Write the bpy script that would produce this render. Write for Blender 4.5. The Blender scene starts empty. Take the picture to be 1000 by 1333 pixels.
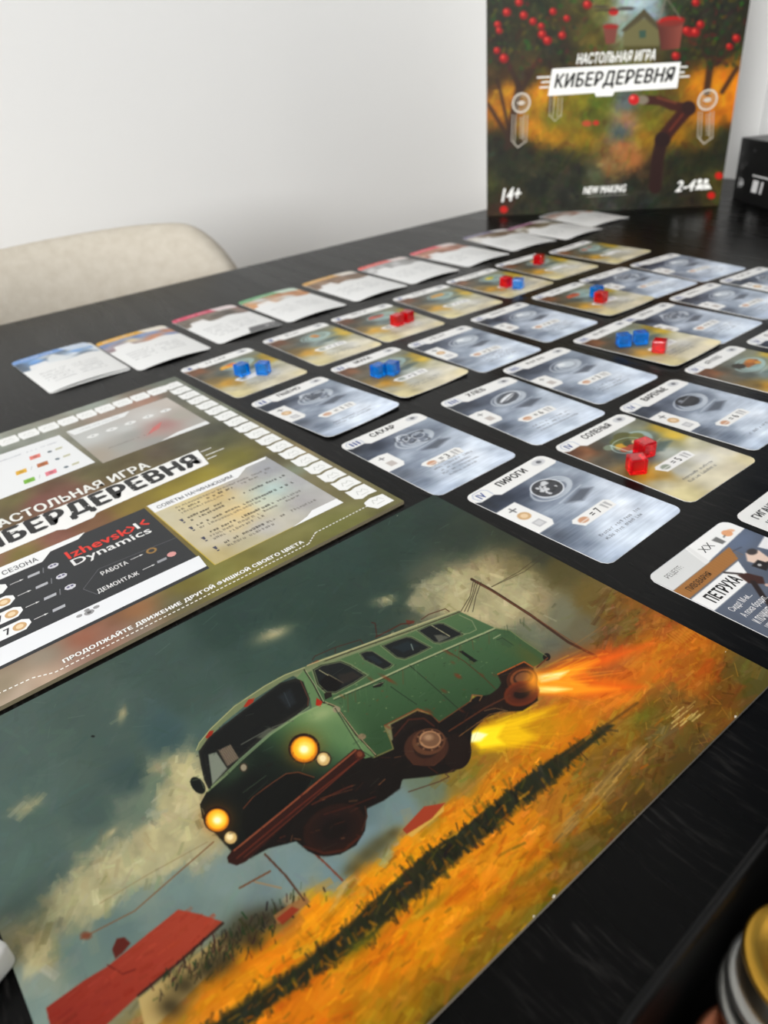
import bpy, bmesh, math, random
import numpy as np
from mathutils import Matrix, Vector

SC = bpy.context.scene
COL = SC.collection
RNG = np.random.default_rng(7)

# ------------------------------------------------------------------ camera
CAM_H = 0.203                       # camera height above the table top (table top is z = 0)
F_PX, CXP, CYP = 966.6, 500.0, 666.5
PITCH, ROLL, YAW = math.radians(32.04), math.radians(-5.15), math.radians(-33.6)
def _rz(v):
    c, s = math.cos(YAW), math.sin(YAW)
    return np.array([c*v[0]-s*v[1], s*v[0]+c*v[1], v[2]])
_F = np.array([0, math.cos(PITCH), -math.sin(PITCH)])
_U0 = np.array([0, math.sin(PITCH), math.cos(PITCH)])
_R0 = np.array([1.0, 0, 0])
_R = math.cos(ROLL)*_R0 + math.sin(ROLL)*_U0
_U = -math.sin(ROLL)*_R0 + math.cos(ROLL)*_U0
CF, CR, CU = _rz(_F), _rz(_R), _rz(_U)
CPOS = np.array([0, 0, CAM_H])
cam = bpy.data.cameras.new('camera')
cam.sensor_fit = 'HORIZONTAL'; cam.sensor_width = 36.0; cam.lens = 36.0*F_PX/1000.0
cam.clip_start = 0.01; cam.clip_end = 50
cam.dof.use_dof = True; cam.dof.focus_distance = 0.300; cam.dof.aperture_fstop = 16.0
camo = bpy.data.objects.new('camera', cam); COL.objects.link(camo)
camo.matrix_world = Matrix(((CR[0], CU[0], -CF[0], 0), (CR[1], CU[1], -CF[1], 0), (CR[2], CU[2], -CF[2], CAM_H), (0, 0, 0, 1)))
SC.camera = camo

# ------------------------------------------------------------------ world, lights, exposure
SC.view_settings.view_transform = 'Standard'
SC.view_settings.look = 'None'
SC.view_settings.exposure = 0.0
SC.view_settings.gamma = 1.0
SC.view_settings.use_curve_mapping = False
SC.cycles.use_denoising = True
SC.cycles.max_bounces = 8
world = bpy.data.worlds.new('daylight'); SC.world = world
world.use_nodes = True
bg = world.node_tree.nodes['Background']
bg.inputs['Color'].default_value = (0.86, 0.93, 1.0, 1)
bg.inputs['Strength'].default_value = 0.30
def area_light(name, loc, target, sx, sy, power, col):
    l = bpy.data.lights.new(name, 'AREA'); l.shape = 'RECTANGLE'; l.size = sx; l.size_y = sy
    l.energy = power; l.color = col
    o = bpy.data.objects.new(name, l); COL.objects.link(o)
    d = Vector(target)-Vector(loc)
    o.location = loc; o.rotation_euler = d.to_track_quat('-Z', 'Y').to_euler()
    return o
# daylight from the room's window, in the plane of the wall to the left of and behind the camera (x = -2.65), facing straight in
area_light('window_left_offscreen', (-2.65, -1.2, 1.0), (0.0, -1.2, 1.0), 1.8, 1.5, 185.0, (1.0, 0.99, 0.97))

# ------------------------------------------------------------------ pixel helpers
def ray(px, py):
    return CF + CR*((px-CXP)/F_PX) - CU*((py-CYP)/F_PX)
def W(px, py, z=0.0):
    d = ray(px, py); t = (z-CAM_H)/d[2]
    return CPOS + t*d
def project(P):
    d = np.asarray(P, float)-CPOS
    w = d@CF
    return CXP+F_PX*(d@CR)/w, CYP-F_PX*(d@CU)/w

# ------------------------------------------------------------------ scene helpers
def lin(c):
    c = np.asarray(c, float)
    if c.max() > 1.0: c = c/255.0
    return np.where(c <= 0.04045, c/12.92, ((c+0.055)/1.055)**2.4)
def lin255(c):
    c = np.clip(np.asarray(c, float), 0, 255)/255.0
    return np.where(c <= 0.04045, c/12.92, ((c+0.055)/1.055)**2.4)
def tag(o, label=None, cat=None, group=None, kind=None):
    if label: o['label'] = label
    if cat: o['category'] = cat
    if group: o['group'] = group
    if kind: o['kind'] = kind
    return o
def empty(name, loc=(0, 0, 0), rz=0.0, label=None, cat=None, group=None):
    o = bpy.data.objects.new(name, None); COL.objects.link(o)
    o.empty_display_size = 0.01
    o.location = loc; o.rotation_euler = (0, 0, rz)
    return tag(o, label, cat, group)
def link(name, me, mat, parent=None, smooth=False):
    o = bpy.data.objects.new(name, me); COL.objects.link(o)
    if mat: me.materials.append(mat)
    if parent: o.parent = parent
    if smooth:
        me.polygons.foreach_set('use_smooth', np.ones(len(me.polygons), bool))
    return o
def bm_obj(name, bm, mat, parent=None, smooth=False):
    me = bpy.data.meshes.new(name); bm.to_mesh(me); bm.free()
    return link(name, me, mat, parent, smooth)
def raw_mesh(name, V, faces_idx, starts, colp=None, colc=None):
    me = bpy.data.meshes.new(name)
    V = np.ascontiguousarray(V, np.float32)
    me.vertices.add(len(V)); me.vertices.foreach_set('co', V.ravel())
    me.loops.add(len(faces_idx)); me.loops.foreach_set('vertex_index', np.ascontiguousarray(faces_idx, np.int32))
    me.polygons.add(len(starts)); me.polygons.foreach_set('loop_start', np.ascontiguousarray(starts, np.int32))
    if colp is not None:
        a = me.color_attributes.new('Col', 'FLOAT_COLOR', 'POINT')
        c = np.ones((len(V), 4), np.float32); c[:, :3] = colp
        a.data.foreach_set('color', c.ravel())
    if colc is not None:
        a = me.color_attributes.new('Col', 'FLOAT_COLOR', 'CORNER')
        c = np.ones((len(faces_idx), 4), np.float32); c[:, :3] = colc
        a.data.foreach_set('color', c.ravel())
    me.update(calc_edges=True)
    return me
def grid_mesh(name, P, col):
    h, w = P.shape[:2]
    idx = np.arange(h*w).reshape(h, w)
    q = np.stack([idx[1:, :-1], idx[1:, 1:], idx[:-1, 1:], idx[:-1, :-1]], -1).reshape(-1, 4)
    return raw_mesh(name, P.reshape(-1, 3), q.ravel(), np.arange(0, q.size, 4), colp=lin255(col.reshape(-1, 3)))
def add_box(bm, x0, x1, y0, y1, z0, z1, M=None, bev=0.0):
    r = bmesh.ops.create_cube(bm, size=1.0)
    vs = r['verts']
    for v in vs:
        v.co = Vector(((x0+x1)/2+v.co.x*(x1-x0), (y0+y1)/2+v.co.y*(y1-y0), (z0+z1)/2+v.co.z*(z1-z0)))
    if bev:
        es = list({e for v in vs for e in v.link_edges})
        rr = bmesh.ops.bevel(bm, geom=es, offset=bev, segments=3, affect='EDGES', profile=0.5)
        vs = list({v for f in rr['faces'] for v in f.verts} | {v for v in vs if v.is_valid})
    if M is not None:
        bmesh.ops.transform(bm, matrix=M, verts=[v for v in vs if v.is_valid])
def add_lathe(bm, prof, n=48, M=None):
    rings = []
    for r, z in prof:
        if r < 1e-6: rings.append([bm.verts.new((0, 0, z))])
        else: rings.append([bm.verts.new((r*math.cos(2*math.pi*i/n), r*math.sin(2*math.pi*i/n), z)) for i in range(n)])
    for a, b in zip(rings[:-1], rings[1:]):
        for i in range(n):
            j = (i+1) % n
            if len(a) == 1 and len(b) == 1: continue
            if len(a) == 1: bm.faces.new((a[0], b[j], b[i]))
            elif len(b) == 1: bm.faces.new((a[i], a[j], b[0]))
            else: bm.faces.new((a[i], a[j], b[j], b[i]))
    if M is not None:
        bmesh.ops.transform(bm, matrix=M, verts=[v for r in rings for v in r])
    bmesh.ops.recalc_face_normals(bm, faces=bm.faces)

# ------------------------------------------------------------------ materials
def mat(name, col=(200, 200, 200), rough=0.5, spec=0.5, **kw):
    m = bpy.data.materials.new(name); m.use_nodes = True
    b = m.node_tree.nodes['Principled BSDF']
    c = lin255(col)
    b.inputs['Base Color'].default_value = (*c, 1)
    b.inputs['Roughness'].default_value = rough
    b.inputs['Specular IOR Level'].default_value = spec
    for k, v in kw.items(): b.inputs[k].default_value = v
    return m
def nd(m, t): return m.node_tree.nodes.new(t)
def lk(m, a, b): m.node_tree.links.new(a, b)
def bsdf(m): return m.node_tree.nodes['Principled BSDF']
def add_noise_bump(m, scale=(100, 100, 100), strength=0.2, dist=0.001, detail=4, nscale=1.0):
    tc = nd(m, 'ShaderNodeTexCoord'); mp = nd(m, 'ShaderNodeMapping'); mp.inputs['Scale'].default_value = scale
    n = nd(m, 'ShaderNodeTexNoise'); n.inputs['Scale'].default_value = nscale; n.inputs['Detail'].default_value = detail
    bp = nd(m, 'ShaderNodeBump'); bp.inputs['Strength'].default_value = strength; bp.inputs['Distance'].default_value = dist
    lk(m, tc.outputs['Object'], mp.inputs['Vector']); lk(m, mp.outputs['Vector'], n.inputs['Vector'])
    lk(m, n.outputs['Fac'], bp.inputs['Height']); lk(m, bp.outputs['Normal'], bsdf(m).inputs['Normal'])
    return n
def print_mat(name, rough=0.45, spec=0.3):
    m = mat(name, (255, 255, 255), rough, spec)
    a = nd(m, 'ShaderNodeAttribute'); a.attribute_name = 'Col'
    lk(m, a.outputs['Color'], bsdf(m).inputs['Base Color'])
    return m
M_PRINT = print_mat('printed_card', 0.42, 0.28)
M_PRINT_BOX = print_mat('printed_box', 0.5, 0.2)
M_STOCK = mat('card_stock', (232, 232, 230), 0.6, 0.3)
M_BOARD = mat('grey_board', (118, 110, 88), 0.75, 0.2)
M_WALL = mat('white_paint', (233, 233, 232), 0.75, 0.2); add_noise_bump(M_WALL, (60, 60, 60), 0.12, 0.002)
M_CEIL = mat('ceiling_paint', (200, 200, 198), 0.9, 0.1)
M_FLOOR = mat('floor_laminate', (120, 100, 82), 0.5, 0.3)
M_FRAME = mat('window_plastic', (232, 232, 228), 0.35, 0.4)

# ================================================================== the setting
TABLE_BACK, TABLE_RIGHT, TABLE_LEFT, TABLE_FRONT = 0.8093, 1.0955, -0.72, -0.13
WALL_Y, WALL_X, FLOOR_Z, CEIL_Z = 1.15, 1.10, -0.745, 1.86
X0, Y0 = -2.7, -2.6
def n_floor(m):
    tc = nd(m, 'ShaderNodeTexCoord'); mp = nd(m, 'ShaderNodeMapping'); mp.inputs['Scale'].default_value = (1.2, 22, 1)
    n = nd(m, 'ShaderNodeTexNoise'); n.inputs['Scale'].default_value = 3; n.inputs['Detail'].default_value = 6
    r = nd(m, 'ShaderNodeValToRGB')
    r.color_ramp.elements[0].color = (*lin255((92, 74, 58)), 1); r.color_ramp.elements[1].color = (*lin255((150, 128, 104)), 1)
    lk(m, tc.outputs['Object'], mp.inputs['Vector']); lk(m, mp.outputs['Vector'], n.inputs['Vector'])
    lk(m, n.outputs['Fac'], r.inputs['Fac']); lk(m, r.outputs['Color'], bsdf(m).inputs['Base Color'])
n_floor(M_FLOOR)
bm = bmesh.new(); add_box(bm, X0, WALL_X+0.15, Y0, WALL_Y+0.15, FLOOR_Z-0.1, FLOOR_Z)
tag(bm_obj('floor', bm, M_FLOOR), 'brown laminate floor under the dining table', kind='structure')
bm = bmesh.new(); add_box(bm, X0, WALL_X+0.15, Y0, WALL_Y+0.15, CEIL_Z, CEIL_Z+0.1)
tag(bm_obj('ceiling', bm, M_CEIL), 'plain white ceiling above the table', kind='structure')
bm = bmesh.new(); add_box(bm, X0, WALL_X+0.15, WALL_Y, WALL_Y+0.15, FLOOR_Z, CEIL_Z)
tag(bm_obj('wall_back', bm, M_WALL), 'plain white painted wall behind the chair', kind='structure')
# right wall with a window opening beside the table end
WY0, WY1, WZ0, WZ1 = -0.75, 0.628, 0.02, 1.45
bm = bmesh.new()
add_box(bm, WALL_X, WALL_X+0.15, WY1, WALL_Y, FLOOR_Z, CEIL_Z)
add_box(bm, WALL_X, WALL_X+0.15, Y0, WY0, FLOOR_Z, CEIL_Z)
add_box(bm, WALL_X, WALL_X+0.15, WY0, WY1, FLOOR_Z, WZ0)
add_box(bm, WALL_X, WALL_X+0.15, WY0, WY1, WZ1, CEIL_Z)
tag(bm_obj('wall_right', bm, M_WALL), 'white wall with a window at the end of the table', kind='structure')
win = empty('window_1', (WALL_X+0.03, (WY0+WY1)/2, WZ0)); tag(win, 'white framed window in the wall at the table end', kind='structure')
def wbox(name, y0, y1, z0, z1, x0=0.0, x1=0.05, m=M_FRAME):
    bm = bmesh.new(); add_box(bm, x0, x1, y0-(WY0+WY1)/2, y1-(WY0+WY1)/2, z0-WZ0, z1-WZ0, bev=0.003)
    return bm_obj(name, bm, m, win)
wbox('frame_stile', WY1-0.04, WY1, WZ0, WZ1); wbox('frame_stile', WY0, WY0+0.04, WZ0, WZ1)
wbox('frame_rail', WY0+0.04, WY1-0.04, WZ0, WZ0+0.03); wbox('frame_rail', WY0+0.04, WY1-0.04, WZ1-0.04, WZ1)
wbox('mullion', -0.08, -0.04, WZ0+0.03, WZ1-0.04)
M_GLASS = mat('window_glass', (190, 208, 232), 0.05, 0.5, **{'Transmission Weight': 1.0, 'IOR': 1.02})
wbox('pane', -0.04, WY1-0.04, WZ0+0.03, WZ1-0.04, 0.02, 0.026, M_GLASS)
wbox('pane', WY0+0.04, -0.08, WZ0+0.03, WZ1-0.04, 0.02, 0.026, M_GLASS)

# ================================================================== table
def table_mat():
    m = mat('black_brown_veneer', (12, 11, 10), 0.4, 0.10)
    b = bsdf(m)
    tc = nd(m, 'ShaderNodeTexCoord')
    # slow warp so the grain wanders
    w = nd(m, 'ShaderNodeTexNoise'); w.inputs['Scale'].default_value = 5.0; w.inputs['Detail'].default_value = 2
    lk(m, tc.outputs['Object'], w.inputs['Vector'])
    mx = nd(m, 'ShaderNodeVectorMath'); mx.operation = 'MULTIPLY_ADD'
    mx.inputs[1].default_value = (0.05, 0.02, 0)
    lk(m, w.outputs['Color'], mx.inputs[0]); lk(m, tc.outputs['Object'], mx.inputs[2])
    mp = nd(m, 'ShaderNodeMapping'); mp.inputs['Scale'].default_value = (560, 70, 1)
    lk(m, mx.outputs['Vector'], mp.inputs['Vector'])
    n = nd(m, 'ShaderNodeTexNoise'); n.inputs['Scale'].default_value = 1.0; n.inputs['Detail'].default_value = 5; n.inputs['Roughness'].default_value = 0.6
    lk(m, mp.outputs['Vector'], n.inputs['Vector'])
    mp2 = nd(m, 'ShaderNodeMapping'); mp2.inputs['Scale'].default_value = (60, 5, 1)
    lk(m, mx.outputs['Vector'], mp2.inputs['Vector'])
    n2 = nd(m, 'ShaderNodeTexNoise'); n2.inputs['Scale'].default_value = 1.0; n2.inputs['Detail'].default_value = 4
    lk(m, mp2.outputs['Vector'], n2.inputs['Vector'])
    # pore streaks: only the peaks of the fine noise, in patches
    r1 = nd(m, 'ShaderNodeMapRange'); r1.inputs['From Min'].default_value = 0.53; r1.inputs['From Max'].default_value = 0.68
    lk(m, n.outputs['Fac'], r1.inputs['Value'])
    r2 = nd(m, 'ShaderNodeMapRange'); r2.inputs['From Min'].default_value = 0.42; r2.inputs['From Max'].default_value = 0.62
    lk(m, n2.outputs['Fac'], r2.inputs['Value'])
    mu = nd(m, 'ShaderNodeMath'); mu.operation = 'MULTIPLY'
    lk(m, r1.outputs['Result'], mu.inputs[0]); lk(m, r2.outputs['Result'], mu.inputs[1])
    mix = nd(m, 'ShaderNodeMix'); mix.data_type = 'RGBA'
    mix.inputs['A'].default_value = (*lin255((4, 4, 4)), 1); mix.inputs['B'].default_value = (*lin255((32, 31, 30)), 1)
    lk(m, mu.outputs['Value'], mix.inputs['Factor']); lk(m, mix.outputs['Result'], b.inputs['Base Color'])
    bp = nd(m, 'ShaderNodeBump'); bp.inputs['Strength'].default_value = 0.12; bp.inputs['Distance'].default_value = 0.0004
    ad = nd(m, 'ShaderNodeMath'); ad.operation = 'ADD'
    lk(m, n.outputs['Fac'], ad.inputs[0]); lk(m, n2.outputs['Fac'], ad.inputs[1])
    lk(m, ad.outputs['Value'], bp.inputs['Height']); lk(m, bp.outputs['Normal'], b.inputs['Normal'])
    rr = nd(m, 'ShaderNodeMapRange'); rr.inputs['To Min'].default_value = 0.20; rr.inputs['To Max'].default_value = 0.36
    lk(m, n2.outputs['Fac'], rr.inputs['Value']); lk(m, rr.outputs['Result'], b.inputs['Roughness'])
    return m
M_TABLE = table_mat()
table = empty('dining_table', ((TABLE_LEFT+TABLE_RIGHT)/2, (TABLE_FRONT+TABLE_BACK)/2, FLOOR_Z),
              label='black-brown wooden dining table the game is laid out on', cat='table')
hx, hy, th = (TABLE_RIGHT-TABLE_LEFT)/2, (TABLE_BACK-TABLE_FRONT)/2, -FLOOR_Z
bm = bmesh.new(); add_box(bm, -hx, hx, -hy, hy, th-0.03, th, bev=0.0015); bm_obj('tabletop', bm, M_TABLE, table)
bm = bmesh.new()
add_box(bm, -hx+0.06, hx-0.06, -hy+0.06, -hy+0.08, th-0.11, th-0.03); add_box(bm, -hx+0.06, hx-0.06, hy-0.08, hy-0.06, th-0.11, th-0.03)
add_box(bm, -hx+0.06, -hx+0.08, -hy+0.08, hy-0.08, th-0.11, th-0.03); add_box(bm, hx-0.08, hx-0.06, -hy+0.08, hy-0.08, th-0.11, th-0.03)
bm_obj('apron', bm, M_TABLE, table)
for sx in (-1, 1):
    for sy in (-1, 1):
        bm = bmesh.new(); cx, cy = sx*(hx-0.06), sy*(hy-0.06)
        add_box(bm, cx-0.035, cx+0.035, cy-0.035, cy+0.035, 0, th-0.03, bev=0.003); bm_obj('leg', bm, M_TABLE, table)

# ================================================================== chair behind the table
def fabric():
    m = mat('beige_weave', (196, 188, 174), 0.9, 0.1)
    tc = nd(m, 'ShaderNodeTexCoord')
    n = nd(m, 'ShaderNodeTexNoise'); n.inputs['Scale'].default_value = 90; n.inputs['Detail'].default_value = 4
    lk(m, tc.outputs['Object'], n.inputs['Vector'])
    r = nd(m, 'ShaderNodeValToRGB')
    r.color_ramp.elements[0].position = 0.3; r.color_ramp.elements[1].position = 0.7
    r.color_ramp.elements[0].color = (*lin255((194, 186, 172)), 1); r.color_ramp.elements[1].color = (*lin255((204, 197, 184)), 1)
    lk(m, n.outputs['Fac'], r.inputs['Fac']); lk(m, r.outputs['Color'], bsdf(m).inputs['Base Color'])
    v = nd(m, 'ShaderNodeTexNoise'); v.inputs['Scale'].default_value = 600
    lk(m, tc.outputs['Object'], v.inputs['Vector'])
    bp = nd(m, 'ShaderNodeBump'); bp.inputs['Strength'].default_value = 0.4; bp.inputs['Distance'].default_value = 0.001
    lk(m, v.outputs['Fac'], bp.inputs['Height']); lk(m, bp.outputs['Normal'], bsdf(m).inputs['Normal'])
    return m
M_FABRIC = fabric(); M_CHAIRLEG = mat('chair_leg_black', (28, 27, 26), 0.4)
chair = empty('dining_chair', (0.205, 0.66, FLOOR_Z), label='beige fabric upholstered dining chair tucked behind the dark table', cat='chair')
def chair_back():
    # curved padded shell: rows follow a rounded top outline, wrapped gently round the sitter
    bm = bmesh.new(); NU, NV = 28, 10
    hw = 0.212; zb, zt = 0.44, 0.803
    def outline(s):                      # s in -1..1 -> top height
        a = abs(s)
        drop = 0.0 if a < 0.35 else ((a-0.35)/0.65)
        return zt - 0.004*(s*s) - 0.012*drop**2 - 0.085*max(0, (a-0.68)/0.32)**2.4
    def shell(off):
        rows = []
        for j in range(NV+1):
            t = j/NV; row = []
            for i in range(NU+1):
                s = -1+2*i/NU
                top = outline(s)
                z = zb+(top-zb)*t
                x = hw*s*(0.94+0.06*t)
                y = 0.255 - 0.055*s*s + 0.03*t
                edge = min(1.0, (1-abs(s))/0.10+0.0)*1.0
                edge2 = min(1.0, (1-t)*(top-zb)/0.03)
                k = math.sqrt(max(0, 1-(1-edge)**2))*math.sqrt(max(0, 1-(1-edge2)**2))
                row.append(bm.verts.new((x, y+off*k, z)))
            rows.append(row)
        return rows
    A, B = shell(-0.032), shell(0.032)
    for R, flip in ((A, False), (B, True)):
        for j in range(NV):
            for i in range(NU):
                q = [R[j][i], R[j][i+1], R[j+1][i+1], R[j+1][i]]
                bm.faces.new(q[::-1] if flip else q)
    bmesh.ops.remove_doubles(bm, verts=bm.verts, dist=0.0004)
    bmesh.ops.holes_fill(bm, edges=bm.edges, sides=200)
    bmesh.ops.recalc_face_normals(bm, faces=bm.faces)
    o = bm_obj('backrest', bm, M_FABRIC, chair, smooth=True)
    s = o.modifiers.new('soft', 'SUBSURF'); s.levels = 1; s.render_levels = 2
chair_back()
bm = bmesh.new(); add_box(bm, -0.21, 0.21, -0.20, 0.245, 0.40, 0.475, bev=0.03); bm_obj('seat', bm, M_FABRIC, chair, smooth=True)
for sx in (-1, 1):
    for sy in (-1, 1):
        bm = bmesh.new()
        add_lathe(bm, [(0, 0), (0.009, 0), (0.014, 0.41), (0, 0.41)], 16,
                  Matrix.Translation((sx*0.19, 0.02+sy*0.19, 0)))
        bm_obj('leg', bm, M_CHAIRLEG, chair, smooth=False)

# ================================================================== print making: colour fields painted on fine grids
def vnoise(X, Y, scale, seed=0, octaves=3):
    out = np.zeros(X.shape); amp, tot = 1.0, 0.0
    for o in range(octaves):
        r = np.random.default_rng(seed*31+o)
        G = r.random((64, 64))
        x = X*scale*(2**o); y = Y*scale*(2**o)
        xi = np.floor(x).astype(int); yi = np.floor(y).astype(int)
        fx = x-xi; fy = y-yi
        fx = fx*fx*(3-2*fx); fy = fy*fy*(3-2*fy)
        a = G[yi % 64, xi % 64]; b = G[yi % 64, (xi+1) % 64]; c = G[(yi+1) % 64, xi % 64]; d = G[(yi+1) % 64, (xi+1) % 64]
        out += amp*((a*(1-fx)+b*fx)*(1-fy)+(c*(1-fx)+d*fx)*fy); tot += amp; amp *= 0.5
    return out/tot
class Canvas:
    """colour grid; X, Y hold the design coordinates of each grid point"""
    def __init__(s, X, Y):
        s.X, s.Y = X, Y; s.h, s.w = X.shape
        s.c = np.zeros((s.h, s.w, 3)); s.k = 1.0
    def anchors(s, pts, power=3.5, eps=6.0):
        num = np.zeros((s.h, s.w, 3)); den = np.zeros((s.h, s.w))
        for x, y, c in pts:
            w = 1.0/((s.X-x)**2+(s.Y-y)**2+eps*eps)**(power/2)
            num += w[..., None]*np.array(c, float); den += w
        s.c = num/den[..., None]
    def box(s, x0, y0, x1, y1):
        m = (s.X >= x0) & (s.X <= x1) & (s.Y >= y0) & (s.Y <= y1)
        r = np.flatnonzero(m.any(1)); c = np.flatnonzero(m.any(0))
        if len(r) == 0 or len(c) == 0: return None
        return slice(r[0], r[-1]+1), slice(c[0], c[-1]+1)
    def blend(s, sl, cov, col):
        if callable(col): col = col(s.X[sl], s.Y[sl])
        col = np.asarray(col, float)
        s.c[sl] = s.c[sl]*(1-cov[..., None])+col*cov[..., None]
    def poly(s, pts, col, alpha=1.0, soft=1.0):
        P = np.array(pts, float)
        sl = s.box(P[:, 0].min()-soft*2, P[:, 1].min()-soft*2, P[:, 0].max()+soft*2, P[:, 1].max()+soft*2)
        if sl is None: return
        X, Y = s.X[sl], s.Y[sl]
        ins = np.zeros(X.shape, bool); d2 = np.full(X.shape, 1e18)
        n = len(P)
        for i in range(n):
            x0, y0 = P[i]; x1, y1 = P[(i+1) % n]
            if y0 != y1:
                cr = ((y0 > Y) != (y1 > Y)) & (X < (x1-x0)*(Y-y0)/(y1-y0)+x0)
                ins ^= cr
            dx, dy = x1-x0, y1-y0; L = dx*dx+dy*dy+1e-12
            t = np.clip(((X-x0)*dx+(Y-y0)*dy)/L, 0, 1)
            d2 = np.minimum(d2, (X-x0-t*dx)**2+(Y-y0-t*dy)**2)
        sd = np.where(ins, 1, -1)*np.sqrt(d2)
        s.blend(sl, np.clip(0.5+sd/soft, 0, 1)*alpha, col)
    def line(s, pts, w, col, alpha=1.0, soft=0.8):
        P = np.array(pts, float); m = w+soft*2
        sl = s.box(P[:, 0].min()-m, P[:, 1].min()-m, P[:, 0].max()+m, P[:, 1].max()+m)
        if sl is None: return
        X, Y = s.X[sl], s.Y[sl]; d2 = np.full(X.shape, 1e18)
        for (x0, y0), (x1, y1) in zip(P[:-1], P[1:]):
            dx, dy = x1-x0, y1-y0; L = dx*dx+dy*dy+1e-12
            t = np.clip(((X-x0)*dx+(Y-y0)*dy)/L, 0, 1)
            d2 = np.minimum(d2, (X-x0-t*dx)**2+(Y-y0-t*dy)**2)
        s.blend(sl, np.clip(0.5+(w/2-np.sqrt(d2))/soft, 0, 1)*alpha, col)
    def ell(s, cx, cy, rx, ry, col, alpha=1.0, rot=0.0, soft=1.0, ring=None):
        R = max(rx, ry)+soft*2
        sl = s.box(cx-R, cy-R, cx+R, cy+R)
        if sl is None: return
        c, n = math.cos(math.radians(rot)), math.sin(math.radians(rot))
        X, Y = s.X[sl]-cx, s.Y[sl]-cy
        u, v = (X*c+Y*n)/rx, (-X*n+Y*c)/ry
        d = (1-np.sqrt(u*u+v*v))*min(rx, ry)
        if ring: d = ring/2-np.abs(d)
        s.blend(sl, np.clip(0.5+d/soft, 0, 1)*alpha, col)
    def glow(s, cx, cy, rx, ry, col, alpha=1.0, rot=0.0):
        R = max(rx, ry)*2.2
        sl = s.box(cx-R, cy-R, cx+R, cy+R)
        if sl is None: return
        c, n = math.cos(math.radians(rot)), math.sin(math.radians(rot))
        X, Y = s.X[sl]-cx, s.Y[sl]-cy
        u, v = (X*c+Y*n)/rx, (-X*n+Y*c)/ry
        s.blend(sl, np.exp(-(u*u+v*v)*1.2)*alpha, col)
    def strokes(s, n, length, width, ang, var=10, alpha=(0.4, 0.9), mask=None, rng=RNG, lum=8, src=None):
        """brush dabs in grid space, coloured from the picture beneath them"""
        src = s.c.copy() if src is None else src
        length, width = length*s.k, width*s.k
        if mask is not None:
            ii, jj = np.nonzero(mask)
            if len(ii) == 0: return
        for k in range(n):
            if mask is not None:
                q = rng.integers(len(ii)); i, j = ii[q], jj[q]
            else: i, j = rng.integers(s.h), rng.integers(s.w)
            L = length*rng.uniform(0.5, 1.4)/2; w = width*rng.uniform(0.5, 1.4)/2
            a = math.radians(ang(rng) if callable(ang) else ang)
            ca, sa = math.cos(a), math.sin(a)
            ri = int(abs(sa)*L+abs(ca)*w)+2; rj = int(abs(ca)*L+abs(sa)*w)+2
            i0, i1, j0, j1 = max(0, i-ri), min(s.h, i+ri+1), max(0, j-rj), min(s.w, j+rj+1)
            y, x = np.mgrid[i0:i1, j0:j1]
            u = (x-j)*ca-(y-i)*sa; v = (x-j)*sa+(y-i)*ca
            cov = np.clip(L-np.abs(u)+0.5, 0, 1)*np.clip(w-np.abs(v)+0.5, 0, 1)
            br = rng.random(9)
            cov = cov*(0.45+0.55*br[np.clip(((v/w+1)*4).astype(int), 0, 8)])*rng.uniform(*alpha)
            col = src[i, j]+rng.normal(0, var, 3)*0.5+rng.normal(0, lum)
            s.c[i0:i1, j0:j1] = s.c[i0:i1, j0:j1]*(1-cov[..., None])+col*cov[..., None]
def grad(p0, c0, p1, c1, *more):
    """linear colour ramp between two points (and further stops given as (t, colour))"""
    stops = sorted([(0.0, c0), (1.0, c1)]+[(t, c) for t, c in more], key=lambda q: q[0])
    dx, dy = p1[0]-p0[0], p1[1]-p0[1]; L = dx*dx+dy*dy
    ts = [q[0] for q in stops]; cs = np.array([q[1] for q in stops], float)
    def f(X, Y):
        t = ((X-p0[0])*dx+(Y-p0[1])*dy)/L
        return np.stack([np.interp(t, ts, cs[:, k]) for k in range(3)], -1)
    return f

# ------------------------------------------------------------------ lettering
_tc = {}
def text_geo(s, bold=0.0, shear=0.0, fat=0.0):
    key = (s, fat, shear)
    if key in _tc: return _tc[key]
    cu = bpy.data.curves.new('lettering', 'FONT'); cu.body = s; cu.size = 1.0; cu.offset = bold; cu.shear = shear
    cu.space_character = 1.0+1.6*fat; cu.resolution_u = 3; cu.fill_mode = 'FRONT'
    o = bpy.data.objects.new('lettering_source', cu); COL.objects.link(o)
    dg = bpy.context.evaluated_depsgraph_get()
    e = o.evaluated_get(dg); me = e.to_mesh()
    V = np.zeros(len(me.vertices)*3); me.vertices.foreach_get('co', V); V = V.reshape(-1, 3)[:, :2]
    Fs = [tuple(p.vertices) for p in me.polygons]
    # keep the winding facing up
    out = []
    for f in Fs:
        p = V[list(f)]
        a = np.sum(p[:, 0]*np.roll(p[:, 1], -1)-np.roll(p[:, 0], -1)*p[:, 1])
        out.append(f if a > 0 else f[::-1])
    e.to_mesh_clear(); bpy.data.objects.remove(o); bpy.data.curves.remove(cu)
    if fat > 0:                                # heavier strokes: the outline repeated a little to each side
        n = len(V); VV, FF = [], []
        for k, (dx, dy) in enumerate(((-fat, 0), (fat, 0), (0, fat*0.6), (0, -fat*0.6))):
            VV.append(V+np.array([dx, dy])); FF += [tuple(i+k*n for i in f) for f in out]
        V, out = np.concatenate(VV), FF
    _tc[key] = (V, out)
    return _tc[key]
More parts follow.
